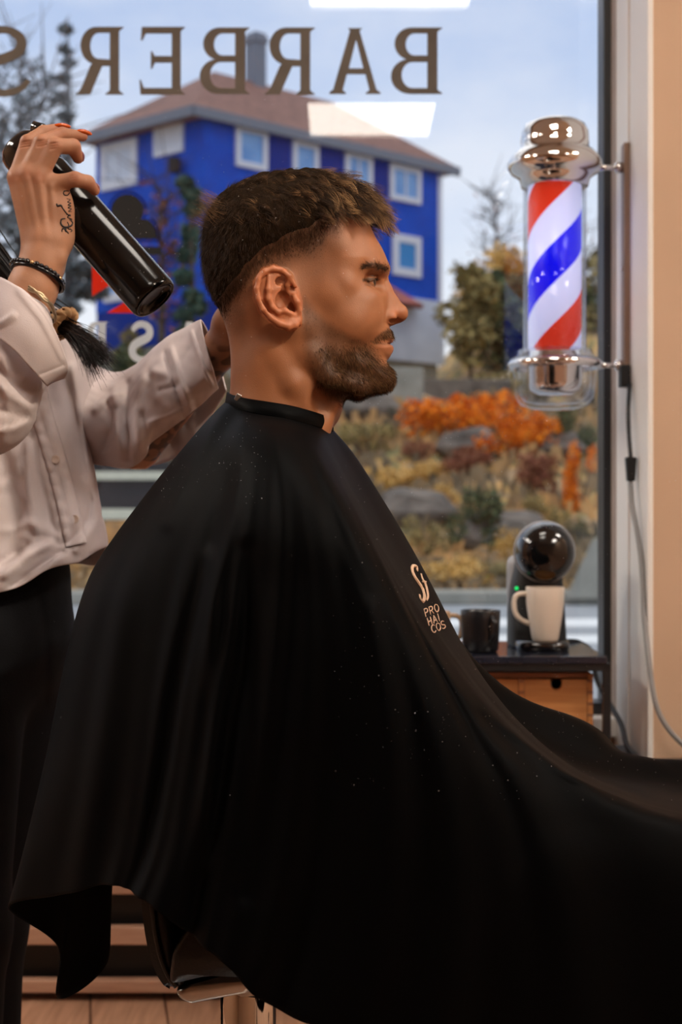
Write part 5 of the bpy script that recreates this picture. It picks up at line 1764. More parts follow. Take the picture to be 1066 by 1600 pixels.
# ================================================================== the cape
cape = thing('barber_cape', 'large black barber cape with beige chest lettering draped over the seated client', 'cape', (-.05, 1.5, .5))
def rs(pts, k=11):
    return crom(np.array(pts, float), k)
MER = [
    # back outline (left in the photo)
    [(354, 628, 1.59), (325, 657, 1.58), (262, 731, 1.58), (200, 812, 1.58), (145, 893, 1.58), (110, 1000, 1.57), (75, 1170, 1.56), (40, 1320, 1.55), (13, 1419, 1.55)],
    [(360, 632, 1.55), (330, 668, 1.52), (275, 745, 1.50), (222, 830, 1.49), (175, 930, 1.48), (150, 1050, 1.47), (125, 1200, 1.46), (105, 1310, 1.46), (88, 1400, 1.46)],
    [(374, 640, 1.525), (345, 690, 1.47), (305, 780, 1.43), (262, 890, 1.42), (230, 1040, 1.41), (208, 1190, 1.40), (186, 1310, 1.40), (168, 1383, 1.40)],
    [(388, 645, 1.51), (370, 690, 1.43), (345, 800, 1.39), (310, 930, 1.375), (275, 1080, 1.37), (250, 1230, 1.365), (228, 1330, 1.36), (203, 1392, 1.36)],
    [(402, 648, 1.505), (392, 690, 1.41), (372, 800, 1.355), (345, 930, 1.345), (320, 1080, 1.34), (292, 1230, 1.335), (268, 1340, 1.33), (238, 1418, 1.33)],
    [(420, 651, 1.50), (418, 690, 1.395), (410, 800, 1.335), (395, 930, 1.325), (372, 1090, 1.32), (345, 1250, 1.31), (318, 1370, 1.31), (300, 1462, 1.31)],
    [(436, 653, 1.50), (440, 694, 1.39), (452, 800, 1.325), (450, 930, 1.31), (435, 1090, 1.30), (410, 1260, 1.30), (385, 1400, 1.295), (352, 1508, 1.295)],
    [(452, 656, 1.505), (466, 698, 1.395), (496, 800, 1.325), (515, 930, 1.30), (520, 1090, 1.285), (505, 1260, 1.28), (480, 1420, 1.275), (432, 1578, 1.275)],
    [(468, 660, 1.515), (490, 704, 1.41), (542, 812, 1.335), (590, 950, 1.30), (625, 1110, 1.28), (635, 1280, 1.27), (620, 1450, 1.265), (570, 1625, 1.265)],
    [(484, 664, 1.53), (508, 712, 1.435), (572, 832, 1.36), (645, 985, 1.32), (715, 1140, 1.29), (765, 1290, 1.275), (775, 1450, 1.265), (760, 1690, 1.265)],
    [(496, 667, 1.545), (520, 718, 1.465), (590, 850, 1.395), (675, 1005, 1.355), (765, 1135, 1.33), (860, 1250, 1.31), (920, 1400, 1.29), (960, 1720, 1.285)],
    # ridge over the near arm and thigh
    [(506, 669, 1.56), (530, 724, 1.50), (602, 858, 1.435), (690, 1000, 1.40), (785, 1122, 1.38), (895, 1212, 1.365), (1010, 1262, 1.355), (1150, 1330, 1.335), (1220, 1500, 1.325), (1250, 1720, 1.32)],
    [(513, 671, 1.575), (542, 722, 1.545), (612, 848, 1.495), (692, 985, 1.465), (790, 1110, 1.45), (900, 1205, 1.44), (1030, 1258, 1.43), (1200, 1290, 1.42), (1300, 1400, 1.41), (1330, 1620, 1.41)],
    # chest outline and the valley between the legs
    [(519, 672, 1.59), (561, 724, 1.585), (620, 820, 1.575), (667, 902, 1.57), (718, 1000, 1.575), (770, 1090, 1.58), (860, 1180, 1.58), (1000, 1240, 1.57), (1200, 1275, 1.56), (1330, 1380, 1.56), (1350, 1580, 1.56)],
    [(519, 671, 1.60), (559, 723, 1.62), (615, 818, 1.635), (663, 902, 1.645), (714, 1003, 1.66), (770, 1098, 1.67), (868, 1170, 1.68), (1000, 1225, 1.68), (1200, 1255, 1.68), (1320, 1360, 1.68), (1340, 1560, 1.68)],
    # far arm and armrest
    [(515, 669, 1.615), (550, 722, 1.665), (603, 815, 1.70), (655, 905, 1.72), (706, 1000, 1.735), (764, 1082, 1.745), (822, 1098, 1.75), (882, 1115, 1.75), (920, 1134, 1.75), (953, 1163, 1.75), (988, 1187, 1.75), (1050, 1184, 1.75), (1130, 1220, 1.75), (1160, 1320, 1.75), (1170, 1500, 1.75)],
    [(503, 665, 1.635), (528, 706, 1.725), (575, 800, 1.775), (630, 900, 1.80), (690, 1000, 1.82), (760, 1086, 1.83), (822, 1105, 1.835), (880, 1128, 1.835), (918, 1154, 1.835), (950, 1190, 1.835), (982, 1230, 1.835), (1020, 1280, 1.835), (1030, 1340, 1.835), (1030, 1450, 1.835)],
    [(480, 660, 1.66), (485, 700, 1.765), (510, 800, 1.825), (550, 920, 1.845), (600, 1030, 1.86), (660, 1130, 1.87), (740, 1230, 1.875), (780, 1330, 1.875), (790, 1450, 1.875)],
    [(450, 652, 1.675), (445, 690, 1.785), (450, 800, 1.84), (470, 930, 1.855), (490, 1080, 1.865), (500, 1230, 1.87), (505, 1340, 1.87), (510, 1420, 1.87)],
    [(415, 645, 1.68), (400, 690, 1.77), (385, 800, 1.82), (370, 930, 1.835), (355, 1080, 1.84), (345, 1220, 1.845), (340, 1300, 1.845), (335, 1370, 1.845)],
    [(388, 638, 1.67), (362, 684, 1.73), (325, 780, 1.77), (285, 900, 1.785), (250, 1040, 1.79), (225, 1180, 1.785), (205, 1280, 1.78), (178, 1368, 1.78)],
    [(374, 633, 1.655), (345, 672, 1.70), (295, 760, 1.735), (240, 860, 1.745), (205, 980, 1.745), (185, 1150, 1.735), (172, 1320, 1.725), (168, 1502, 1.715)],
    [(364, 630, 1.635), (335, 664, 1.665), (280, 745, 1.69), (220, 840, 1.70), (175, 950, 1.70), (150, 1110, 1.69), (125, 1330, 1.68), (92, 1560, 1.675)],
    [(358, 628, 1.61), (329, 660, 1.62), (270, 737, 1.63), (209, 823, 1.635), (158, 915, 1.635), (130, 1050, 1.63), (105, 1240, 1.62), (90, 1400, 1.615), (91, 1479, 1.61)],
]
MER = np.array([rs(m_, 13) for m_ in MER])
FOLD = np.array([0, .3, -.6, .9, -1, 1, -.9, 1, -.8, .7, -.5, .2, 0, 0, 0, 0, 0, .8, -.8, .8, -.6, .2, 0, 0]) * .008
for k in range(len(MER)):
    MER[k, :, 2] += FOLD[k] * np.linspace(0, 1, 13) ** 1.4
def cape_post(V, nu, nv):
    q = V.reshape(nu, nv, 3)
    t = np.linspace(0, 1, nv)[None, :]
    u = np.linspace(0, 2 * math.pi, nu, endpoint=False)[:, None]
    amp = .0032 * sstep(.12, .6, t)
    dy = amp * (np.sin(u * 23 + 2.2 * t + 1.0) + .6 * np.sin(u * 37 - 3 * t))
    near = sstep(1.56, 1.45, q[..., 1])
    q[..., 1] += dy * near
    # soft creases crossing the shoulder and chest
    x, y = img(V)
    d = 0
    for pl, a, w in (([(345, 640), (300, 740), (262, 820)], -.004, 9), ([(500, 690), (560, 800), (640, 960), (740, 1100), (900, 1215)], -.006, 9), ([(470, 690), (520, 800), (575, 930)], .004, 10),
                     ([(330, 870), (335, 1100), (320, 1350)], -.006, 12), ([(385, 860), (390, 1100), (385, 1400)], .006, 14), ([(780, 1120), (880, 1190), (970, 1245)], .004, 8),
                     ([(560, 760), (640, 880), (720, 1010)], .003, 8), ([(980, 1235), (1066, 1260)], -.004, 8)):
        d = d + a * np.exp(-(seg_dist2d(x, y, pl) / w) ** 2)
    q[..., 1] += (d.reshape(nu, nv)) * near
    return q.reshape(-1, 3)
NU, NV = 24 * 12, 130
cloth = loft('cape_cloth', MER, NU, NV, M['cape'], cape, True, .0016, cape_post)
# neck band
NB = []
for (x0, y0, Y0), (x1, y1, Y1) in [((356, 613, 1.59), (353, 631, 1.59)), ((366, 618, 1.55), (362, 636, 1.548)), ((388, 624, 1.525), (386, 644, 1.515)), ((420, 629, 1.514), (420, 651, 1.506)), ((455, 635, 1.514), (454, 657, 1.507)), ((486, 643, 1.535), (485, 665, 1.53)), ((510, 651, 1.565), (510, 671, 1.56)),
                                   ((519, 655, 1.59), (520, 674, 1.59)), ((513, 652, 1.62), (514, 670, 1.62)), ((490, 646, 1.65), (490, 664, 1.655)), ((455, 638, 1.667), (455, 656, 1.673)), ((420, 630, 1.667), (420, 648, 1.675)), ((388, 623, 1.655), (386, 640, 1.665)), ((366, 617, 1.63), (362, 633, 1.635))]:
    NB.append([(x0, y0, Y0), ((x0 + x1) / 2, (y0 + y1) / 2, (Y0 + Y1) / 2 - (.003 if Y0 < 1.59 else -.003)), (x1, y1, Y1)])
loft('neck_band', NB, 96, 10, M['cape'], cape, True, .0025)
q = P(372, 621, 1.535)
bm = bmesh.new()
box(bm, q, (.006, .004, .008), Matrix.Rotation(.5, 4, 'Y'), .001)
obj('snap_fastener', bm, M['dull_chrome'], cape)

bpy.context.view_layer.update()
def bvh_of(o):
    dg = bpy.context.evaluated_depsgraph_get()
    me = o.evaluated_get(dg).to_mesh()
    me.transform(o.matrix_world)
    b = BVHTree.FromPolygons([v.co.copy() for v in me.vertices], [tuple(p.vertices) for p in me.polygons])
    return b
def snap(bvh, px, py, off=0.0):
    d = P(px, py, 1.0) - Vector((0, 0, CZ))
    d.normalize()
    h = bvh.ray_cast(Vector((0, 0, CZ)), d)
    if h[0] is None: return None
    return h[0] - d * off
cape_bvh = bvh_of(cloth)
def stroke(name, lines, bvh, m, parent, rad, off=.0004):
    bm = bmesh.new()
    for pl, w in lines:
        n = max(4, int(3 * len(pl)))
        c = crom(np.array(pl, float), n) if len(pl) > 2 else np.linspace(pl[0], pl[1], 4)
        pts = [snap(bvh, x, y, off) for x, y in c]
        run, prev = [], None
        for p in pts + [None]:
            if p is None or (prev is not None and abs(p.y - prev.y) > .02):
                if len(run) > 2: tube(bm, run, [rad * w * (.55 + .45 * math.sin(math.pi * (i + .5) / len(run))) for i in range(len(run))], 6)
                run = []
            if p is not None: run.append(p)
            prev = p
    return obj(name, bm, m, parent, True)
# embroidered script initial and the three short lines under it
stroke('script_logo', [([(652, 892), (651, 886), (646, 884), (643.5, 889), (646, 899), (652, 909), (657, 916), (661, 924), (663, 933), (661, 940), (657, 936), (655.5, 930)], 1.5),
                       ([(658, 897), (660.5, 906), (664, 912), (667, 922), (668.5, 932), (667, 938)], 1.2), ([(660, 909), (666, 909)], .8)], cape_bvh, M['logo_thread'], cape, .0016)
def letters(name, lines):
    stroke(name, lines, cape_bvh, M['logo_thread'], cape, .00078)
def place(gl, x, y, w, h, sk):
    """unit strokes -> photo pixels, sheared with the cloth"""
    return [([(x + u * w + sk * v * h, y + v * h - u * w * .42) for u, v in pl], 1.0) for pl in gl]
GP = [[(0, 0), (0, 1)], [(0, 0), (.6, .02), (.8, .25), (.6, .5), (0, .52)]]
GR = GP + [[(.35, .52), (.8, 1)]]
GO = [[(.5, 0), (.15, .15), (0, .5), (.15, .85), (.5, 1), (.85, .85), (1, .5), (.85, .15), (.5, 0)]]
GH = [[(0, 0), (0, 1)], [(.8, 0), (.8, 1)], [(0, .5), (.8, .5)]]
GA = [[(0, 1), (.45, 0)], [(.45, 0), (.9, 1)], [(.18, .65), (.72, .65)]]
GI = [[(.2, 0), (.2, 1)]]
GC = [[(.95, .15), (.6, 0), (.2, .12), (0, .5), (.2, .88), (.6, 1), (.95, .85)]]
GS = [[(.85, .12), (.5, 0), (.1, .12), (.1, .38), (.5, .5), (.85, .65), (.85, .9), (.4, 1), (.05, .88)]]
for nm, txt, x, y in (('lettering', (GP, GR, GO), 662.5, 952), ('lettering', (GH, GA, GI), 667.5, 966), ('lettering', (GC, GO, GS), 673, 978)):
    ln_ = []
    for k, g_ in enumerate(txt):
        ln_ += place(g_, x + k * 7.6, y - k * 3.2, 6.0, 11.5, .26)
    letters(nm, ln_)

# ================================================================== the barber chair
chair = thing('barber_chair', 'black leather barber chair on a chrome column, under the cape', 'chair', (-.02, 1.55, 0))
def side_extrude(name, poly, Y0, Y1, m, parent, bev=.006):
    """outline in photo pixels at Y0, extruded back to Y1"""
    w = [P(x, y, Y0) for x, y in poly]
    bm = bmesh.new()
    a = [bm.verts.new(p) for p in w]
    b = [bm.verts.new((p.x, Y1, p.z)) for p in w]
    bm.faces.new(a)
    bm.faces.new(b[::-1])
    n = len(w)
    for i in range(n): bm.faces.new((a[i], a[(i + 1) % n], b[(i + 1) % n], b[i]))
    if bev: bmesh.ops.bevel(bm, geom=bm.edges[:], offset=bev, segments=3, affect='EDGES', profile=.6)
    return obj(name, bm, m, parent, True)
bk = crom(np.array([(226, 1330), (221, 1390), (224, 1440), (233, 1490), (246, 1525), (260, 1545)], float), 18)
bk2 = crom(np.array([(290, 1545), (276, 1500), (264, 1440), (262, 1330)], float), 10)
side_extrude('backrest', [tuple(p) for p in bk] + [tuple(p) for p in bk2], 1.44, 1.74, M['leather'], chair, .008)
bm = tube(bmesh.new(), [P(x + 16, y - 3, 1.437) for x, y in bk], .0028, 8)
obj('piping', bm, M['leather'], chair, True)
side_extrude('seat', [(262, 1543), (268, 1490), (300, 1440), (420, 1420), (900, 1400), (930, 1440), (900, 1490), (640, 1500), (380, 1512)], 1.42, 1.76, M['leather'], chair, .010)
side_extrude('seat_plate', [(272, 1548), (300, 1538), (378, 1518), (420, 1514), (640, 1512), (640, 1530), (420, 1540), (384, 1554), (296, 1570), (280, 1562)], 1.44, 1.72, M['dull_chrome'], chair, .006)
cb = P(388, 0, 1.58)
zcol = P(0, 1545, 1.58).z
obj('column', lathe(bmesh.new(), [(.031, .05), (.031, zcol), (.026, zcol + .01)], Matrix.Translation((cb.x, 1.58, 0)), 40), M['chrome'], chair, True)
obj('base', lathe(bmesh.new(), [(.30, 0), (.30, .012), (.28, .022), (.10, .035), (.045, .06), (.034, .09)], Matrix.Translation((cb.x, 1.58, 0)), 56), M['chrome'], chair, True)
a_, b_ = P(499, 1500, 1.46), P(512, 1650, 1.46)
obj('lift_lever', tube(bmesh.new(), [(a_.x + .02, 1.50, a_.z + .03), (a_.x, 1.46, a_.z), (a_.x + .004, 1.46, b_.z), (a_.x + .006, 1.47, b_.z - .05)], .0045, 10), M['chrome'], chair, True)
ft0 = P(950, 1560, 1.5)
bm = tube(bmesh.new(), [(.20, 1.58, .42), (.42, 1.58, .36), (.62, 1.58, .22), (.70, 1.58, .20)], .014, 12)
obj('footrest_bar', bm, M['chrome'], chair, True)
obj('footrest', bx(.66, .78, 1.42, 1.74, .185, .205, .004), M['dull_chrome'], chair)
for s in (-1, 1):
    y = 1.58 + s * .235
    bm = bx(.00, .30, y - .028, y + .028, .625, .655, .008)
    obj('armrest', bm, M['leather'], chair, True)
    obj('arm_bracket', tube(bmesh.new(), [(.06, y, .63), (.05, 1.58 + s * .19, .52), (.04, 1.58 + s * .14, .49)], .010, 10), M['dull_chrome'], chair, True)

# ================================================================== spray bottle
YS = 1.72
ss = YS / F
def BP(px, py, d=0.0):
    return P(px, py, YS + d * ss)
bottle = thing('spray_bottle', 'glossy black spray bottle tipped downwards in the barber\'s raised hand', 'spray bottle', tuple(BP(140, 350)))
b0, b1 = BP(29, 226, 34), BP(243, 469, -32)
axis = (b1 - b0)
LB = axis.length
RB = 39.5 * ss
Mb = Matrix.Translation(b0) @ axis.normalized().to_track_quat('Z', 'Y').to_matrix().to_4x4()
lc = 66 * ss                                   # cap length
M['bottle'] = mat('black_gloss_bottle', srgb(6, 6, 6), .16, var=srgb(8, 7, 7), spec=.35, coat=.12)
obj('body', lathe(bmesh.new(), [(0, lc), (RB * .9, lc), (RB * .97, lc + .003), (RB, lc + .008), (RB, LB - .010), (RB * .985, LB - .004), (RB * .93, LB - .0005), (RB * .86, LB), (RB * .80, LB - .002), (RB * .76, LB - .005), (RB * .4, LB - .007), (0, LB - .0072)], Mb, 64), M['bottle'], bottle, True)
obj('cap', lathe(bmesh.new(), [(0, 0), (RB * .70, .0), (RB * .88, .003), (RB * .97, .008), (RB, .016), (RB * 1.0, lc - .004), (RB * .97, lc - .0005), (RB * .85, lc - .0005), (0, lc - .0005)], Mb, 64), M['black_plastic'], bottle, True)
up_ = Mb.to_3x3()
tr_ = Mb @ Vector((RB * .2, RB * .95, .012))
# trigger lever on the upper side of the cap
pt0, pt1 = BP(52, 199, 10), BP(72, 214, 6)
obj('trigger', tube(bmesh.new(), [pt0, (pt0 + pt1) / 2 + Vector((.002, 0, .003)), pt1], [.008, .0085, .006], 14), M['black_plastic'], bottle, True)

# ================================================================== the barber
barber = thing('person', 'standing barber in white shirt holding up a black spray bottle', 'person', (-.5, 1.95, 0))
B3 = lambda x, y, d: np.array(BP(x, y, d))
hp = ss
Hd = Field((BP(-2, 520, -130)[0] - .03, YS - 125 * ss, BP(0, 540, 0)[2]), (BP(175, 0, 0)[0], YS + 75 * ss, BP(0, 180, 0)[2]), 1.0 * ss)
def fing(pts, rs_, k0=12):
    Hd.chain([B3(*p) for p in pts], np.array(rs_) * hp, 3.5 * hp, 'add', 9 * hp)
# back of the hand: metacarpals from the wrist, palm behind
MC = [((27, 281, -52), (56, 386, -42)), ((42, 277, -58), (64, 386, -46)), ((60, 279, -58), (76, 386, -46)), ((80, 290, -50), (90, 384, -40))]
for a, b in MC:
    Hd.cone(B3(*a), B3(*b), 14 * hp, 19 * hp, 12 * hp)
Hd.cone(B3(96, 330, -44), B3(94, 368, -38), 20 * hp, 22 * hp, 14 * hp)
Hd.cone(B3(48, 300, -38), B3(70, 380, -34), 20 * hp, 24 * hp, 14 * hp)
# knuckle bumps and tendons
for (x, y, d), r_ in (((27, 276, -59), 9), ((43, 272, -66), 9), ((61, 275, -65), 8.5), ((82, 286, -56), 8.5)):
    Hd.ell(B3(x, y, d), np.array([r_, 7, r_]) * hp, 9 * hp)
for a, b in (((28, 284, -66), (52, 372, -61)), ((43, 281, -72), (61, 372, -65)), ((61, 283, -72), (73, 372, -65)), ((80, 292, -64), (86, 370, -60))):
    Hd.cone(B3(*a), B3(*b), 3.0 * hp, 2.2 * hp, 7 * hp)
# fingers curling over the bottle
fing([(26, 275, -52), (43, 222, -46), (68, 206, -24), (92, 200.5, -8)], [12.5, 10.8, 9.6, 7.6])
fing([(43, 272, -58), (65, 223, -55), (98, 210, -34), (129, 213, -14)], [13, 11.8, 10.6, 8.0])
fing([(62, 275, -58), (86, 228, -60), (114, 229, -42), (122, 247, -24)], [13, 12.4, 11.6, 8.6])
fing([(80, 288, -50), (117, 280, -58), (137, 285, -44), (148, 298, -30)], [13, 11.4, 10.6, 7.6])
# creases at the knuckles
for x, y, d in ((40, 224, -57), (66, 222, -67), (87, 226, -72), (117, 276, -70)):
    for q in (-3, 1, 5):
        Hd.cone(B3(x - 8, y + q + 2, d), B3(x + 8, y + q - 1, d), .8 * hp, .8 * hp, 2.5 * hp, 'sub')
# thumb wraps behind the bottle
fing([(58, 352, -28), (46, 322, 2), (70, 310, 34), (104, 318, 48)], [17, 13, 11.5, 8.5])
# wrist and forearm
Hd.chain([B3(73, 380, -40), B3(66, 412, -42), B3(52, 448, -44), B3(30, 500, -44)], np.array([33, 32.5, 36, 40]) * hp, 12 * hp, 'add')
Hd.ell(B3(97, 312, -46), np.array([15, 12, 18]) * hp, 10 * hp)
Hd.ell(B3(93, 402, -52), np.array([8, 8, 10]) * hp, 12 * hp)
Vb, Qb = Hd.mesh()
Vb = relax(Vb, Qb, 2, .4)
hx, hy = CX + Vb[:, 0] / Vb[:, 1] * F, CY - (Vb[:, 2] - CZ) / Vb[:, 1] * F
knk = np.zeros(len(Vb))
for x, y in ((40, 222), (66, 222), (86, 226), (118, 278), (26, 276), (42, 272), (60, 276)):
    knk = np.maximum(knk, .55 * np.exp(-((hx - x) ** 2 + (hy - y) ** 2) / 130))
tips = np.zeros(len(Vb))
for x, y in ((92, 200), (130, 213), (122, 248), (148, 297)):
    tips = np.maximum(tips, .6 * np.exp(-((hx - x) ** 2 + (hy - y) ** 2) / 200))
del Hd

# far forearm, its hand behind the client's head
La = Field((-.36, 1.70, .98), (-.07, 2.12, 1.26), .0022)
E_, W_ = np.array(P(226, 697, 1.985)), np.array(P(346, 545, 1.83))
La.cone(E_, W_, .0245, .0235, .01)
hc = np.array(P(362, 508, 1.795))
La.cone(W_, hc, .021, .024, .015)
La.cone(hc, hc + np.array([.012, -.006, .028]), .022, .020, .012)
for k in range(4):
    o_ = np.array([.006 + .0035 * k, .022 - .015 * k, .045 - .004 * abs(k - 1.5)])
    p1 = hc + o_
    p2 = p1 + np.array([.018, -.004, .030 - .003 * abs(k - 1.5)])
    p3 = p2 + np.array([.020, -.006, .014])
    La.chain([hc + np.array([.004, .012 - .008 * k, .015]), p1, p2, p3], [.011, .0088, .0078, .0062], .003)
La.chain([hc + np.array([0, -.012, -.005]), hc + np.array([.018, -.028, .008]), hc + np.array([.034, -.030, .022])], [.012, .0095, .007], .004)
Vl, Ql = La.mesh()
Vl = relax(Vl, Ql, 1, .4)
lx, ly = img(Vl)
tat = np.clip(.5 + 1.0 * sstep(-.15, .5, vnoise(Vl, 85, 21)), 0, 1) * .85 * (1 - sstep(505, 475, ly) * 0)
tat *= sstep(520, 560, ly) * .9 + .1
del La

# trunk, head, upper arms, legs (under the clothes, the head is above the frame edge)
Bd = Field((-1.05, 1.62, 0.0), (-.20, 2.32, 1.68), .0105)
hips = P(-35, 930, 1.95)
chest = P(-30, 600, 1.95)
Bd.cone(tuple(hips), tuple(P(-30, 760, 1.95)), .092, .095, .05)
Bd.cone(tuple(P(-30, 760, 1.95)), tuple(chest), .105, .125, .05)
shR, shL = P(-170, 500, 1.80), P(95, 580, 2.06)
Bd.cone(tuple(shR), tuple(shL), .036, .045, .05)
neck0, neck1 = P(-50, 500, 1.93), P(-110, 370, 1.90)
Bd.cone(tuple(neck0), tuple(neck1), .058, .052, .03)
hd0 = P(-150, 265, 1.90)
Bd.ell(np.array(hd0), (.088, .075, .110), .02)
Bd.ell(np.array(hd0) + np.array([.02, -.02, -.045]), (.066, .058, .075), .02)
Bd.ell(np.array(hd0) + np.array([.094, -.035, -.015]), (.016, .012, .016), .012)
elR = P(-45, 630, 1.66)
Bd.chain([np.array(shR), np.array(elR), B3(25, 508, -44)], [.036, .036, .030], .02)
Bd.chain([np.array(shL), E_ + np.array([-.01, .01, 0])], [.045, .034], .02)
for (h_, k_, a_) in ((P(-75, 990, 1.87), P(-78, 1450, 1.86), P(-85, 1890, 1.90)), (P(10, 990, 2.02), P(-40, 1440, 2.0), P(-45, 1880, 2.02))):
    Bd.chain([np.array(h_), np.array(k_), np.array(a_)], [.085, .060, .040], .03)
    Bd.cone(np.array(a_) + np.array([0, 0, -.02]), np.array(a_) + np.array([.10, -.05, -.045]), .024, .018, .015)
Vc, Qc = Bd.mesh()
del Bd
n1, n2 = len(Vb), len(Vb) + len(Vl)
bbody = mesh_np('body', np.concatenate([Vb, Vl, Vc]), np.concatenate([Qb, Ql + n1, Qc + n2]), M['skin_woman'], barber, True,
                {'dark': np.concatenate([np.zeros(n1), tat, np.zeros(len(Vc))]), 'flush': np.concatenate([np.maximum(knk, tips), np.zeros(len(Vl) + len(Vc))])})
bpy.context.view_layer.update()
hand_bvh = BVHTree.FromPolygons([Vector(v) for v in Vb], [tuple(q) for q in Qb])

# her face (above the frame edge, turned towards the client)
fd = Vector((.94, -.34, -.05)).normalized()
fs = Vector((.34, .94, 0)).normalized()
fc = Vector(hd0) + Vector((.018, -.012, -.02))
for s in (-1, 1):
    e_ = fc + fd * .074 + fs * (.031 * s) + Vector((0, 0, .012))
    bm = bmesh.new()
    bmesh.ops.create_uvsphere(bm, u_segments=20, v_segments=12, radius=1)
    bmesh.ops.transform(bm, matrix=Matrix.Translation(e_) @ Matrix.Diagonal((.013, .014, .0085, 1)), verts=bm.verts)
    ey = obj('eye', bm, M['eye_white'], barber, True)
    bm = bmesh.new()
    bmesh.ops.create_uvsphere(bm, u_segments=16, v_segments=10, radius=.0062)
    bmesh.ops.translate(bm, vec=e_ + fd * .0085, verts=bm.verts)
    obj('iris', bm, M['iris'], ey, True)
    obj('eyebrow', tube(bmesh.new(), [fc + fd * (.080 - .012 * abs(q)) + fs * (s * (.031 + .016 * q)) + Vector((0, 0, .034 - .004 * q * q)) for q in (-1, -.4, .3, 1)], [.002, .0032, .003, .0015], 8), M['hair_black'], barber, True)
M['lip'] = mat('rose_lips', (.33, .10, .07), .4)
obj('lips', tube(bmesh.new(), [fc + fd * (.082 - .016 * abs(q)) + fs * (.024 * q) + Vector((0, 0, -.052)) for q in (-1, -.5, 0, .5, 1)], [.002, .0055, .0065, .0055, .002], 10), M['lip'], barber, True)

# finger nails
def nail(c, dirv, r_, m, curve=0):
    bm = bmesh.new()
    bmesh.ops.create_uvsphere(bm, u_segments=24, v_segments=14, radius=1)
    d = Vector(dirv).normalized()
    R_ = d.to_track_quat('X', 'Z').to_matrix().to_4x4()
    for v in bm.verts:
        x = v.co.x
        v.co.z -= .25 * x * x
        if x > 0: v.co.y *= (1 - .35 * x)
    bmesh.ops.transform(bm, matrix=Matrix.Translation(c) @ R_ @ Matrix.Diagonal((r_[0] * hp, r_[1] * hp, r_[2] * hp, 1)), verts=bm.verts)
    o = obj('fingernail', bm, m, barber, True)
    return o
nl = nail(BP(97.5, 196.5, -11), (1, .55, .06), (14, 6.5, 4.2), M['nail_orange']); nl['label'] = 'orange varnished fingernail'
nl = nail(BP(131, 206.5, -17), (1, .55, -.06), (13.5, 6.5, 4.4), M['nail_orange']); nl['label'] = 'orange varnished fingernail'
nail(BP(127.5, 243.5, -26), (.25, .5, -1), (9, 5.5, 3), M['nail_nude'])
nail(BP(151.5, 292, -30), (.45, .45, -.8), (8, 5.5, 3), M['nail_nude'])
# script tattoo along the side of the hand
def K(pts):      # from the 6.66x enlargement
    return [(x / 6.6625, 180 + y / 6.6625) for x, y in pts]
TL = [(K([(720, 790), (670, 790), (665, 825), (700, 835), (725, 810), (750, 800), (755, 825), (735, 830)]), 1.0),
      (K([(590, 920), (600, 945), (635, 940), (650, 965)]), 1.5), (K([(640, 950), (665, 985), (700, 1030), (735, 1050)]), 1.1),
      (K([(695, 870), (735, 880), (700, 905), (740, 915), (705, 935), (742, 945), (705, 965), (745, 975), (712, 1000), (748, 1005)]), .8),
      (K([(690, 1035), (735, 1040), (700, 1060), (750, 1085), (720, 1090)]), .9),
      (K([(680, 1075), (640, 1085), (635, 1130), (660, 1160), (700, 1165), (740, 1150), (755, 1120), (735, 1095)]), 1.5),
      (K([(700, 1110), (715, 1140), (710, 1180), (740, 1190)]), 1.0),
      (K([(645, 1215), (650, 1185), (690, 1180), (680, 1205), (715, 1225)]), 1.2), (K([(665, 1180), (700, 1215), (712, 1235)]), 1.0), (K([(725, 1180), (750, 1200), (735, 1215)]), .8)]
bmT = stroke('tattoo', TL, hand_bvh, M['tattoo'], barber, .00085, .0001)

# bracelets
def ring(c, a, b, n=60):
    c, a, b = [np.array(q, float) for q in (c, a, b)]
    return [BP(*(c + a * math.cos(t) + b * math.sin(t))) for t in np.linspace(0, 2 * math.pi, n + 1)[:-1]]
rg = ring((58, 429, -43), (40, 16.5, 3), (3, -15, -35), 34)
bm = bmesh.new()
for k, p in enumerate(rg):
    if k % 7 == 3: continue
    g = bmesh.ops.create_uvsphere(bm, u_segments=12, v_segments=8, radius=(4.6 if k % 2 else 4.0) * ss)
    bmesh.ops.translate(bm, vec=p, verts=g['verts'])
br = obj('bead_bracelet', bm, M['bead'], barber, True)
bm = tube(bmesh.new(), ring((58.5, 434, -43), (40, 16.5, 3), (3, -15, -35.5), 60), 3.4 * ss, 8, True)
obj('woven_band', bm, M['bead'], br, True)
bm = bmesh.new()
for k in (3, 10, 17, 24, 31):
    g = bmesh.ops.create_uvsphere(bm, u_segments=12, v_segments=8, radius=3.4 * ss)
    bmesh.ops.translate(bm, vec=rg[k], verts=g['verts'])
obj('gold_bead', bm, M['bead_gold'], br, True)
bm = bmesh.new()
for q in range(3):
    tube(bm, [p + Vector((0, 0, math.sin(i * .9 + q * 2.1) * .0012)) for i, p in enumerate(ring((51, 474 + q * 1.5, -46), (34, 24, 3), (9, -17, -37), 70))], 2.5 * ss, 8, True)
obj('bangle', bm, M['bangle'], barber, True)

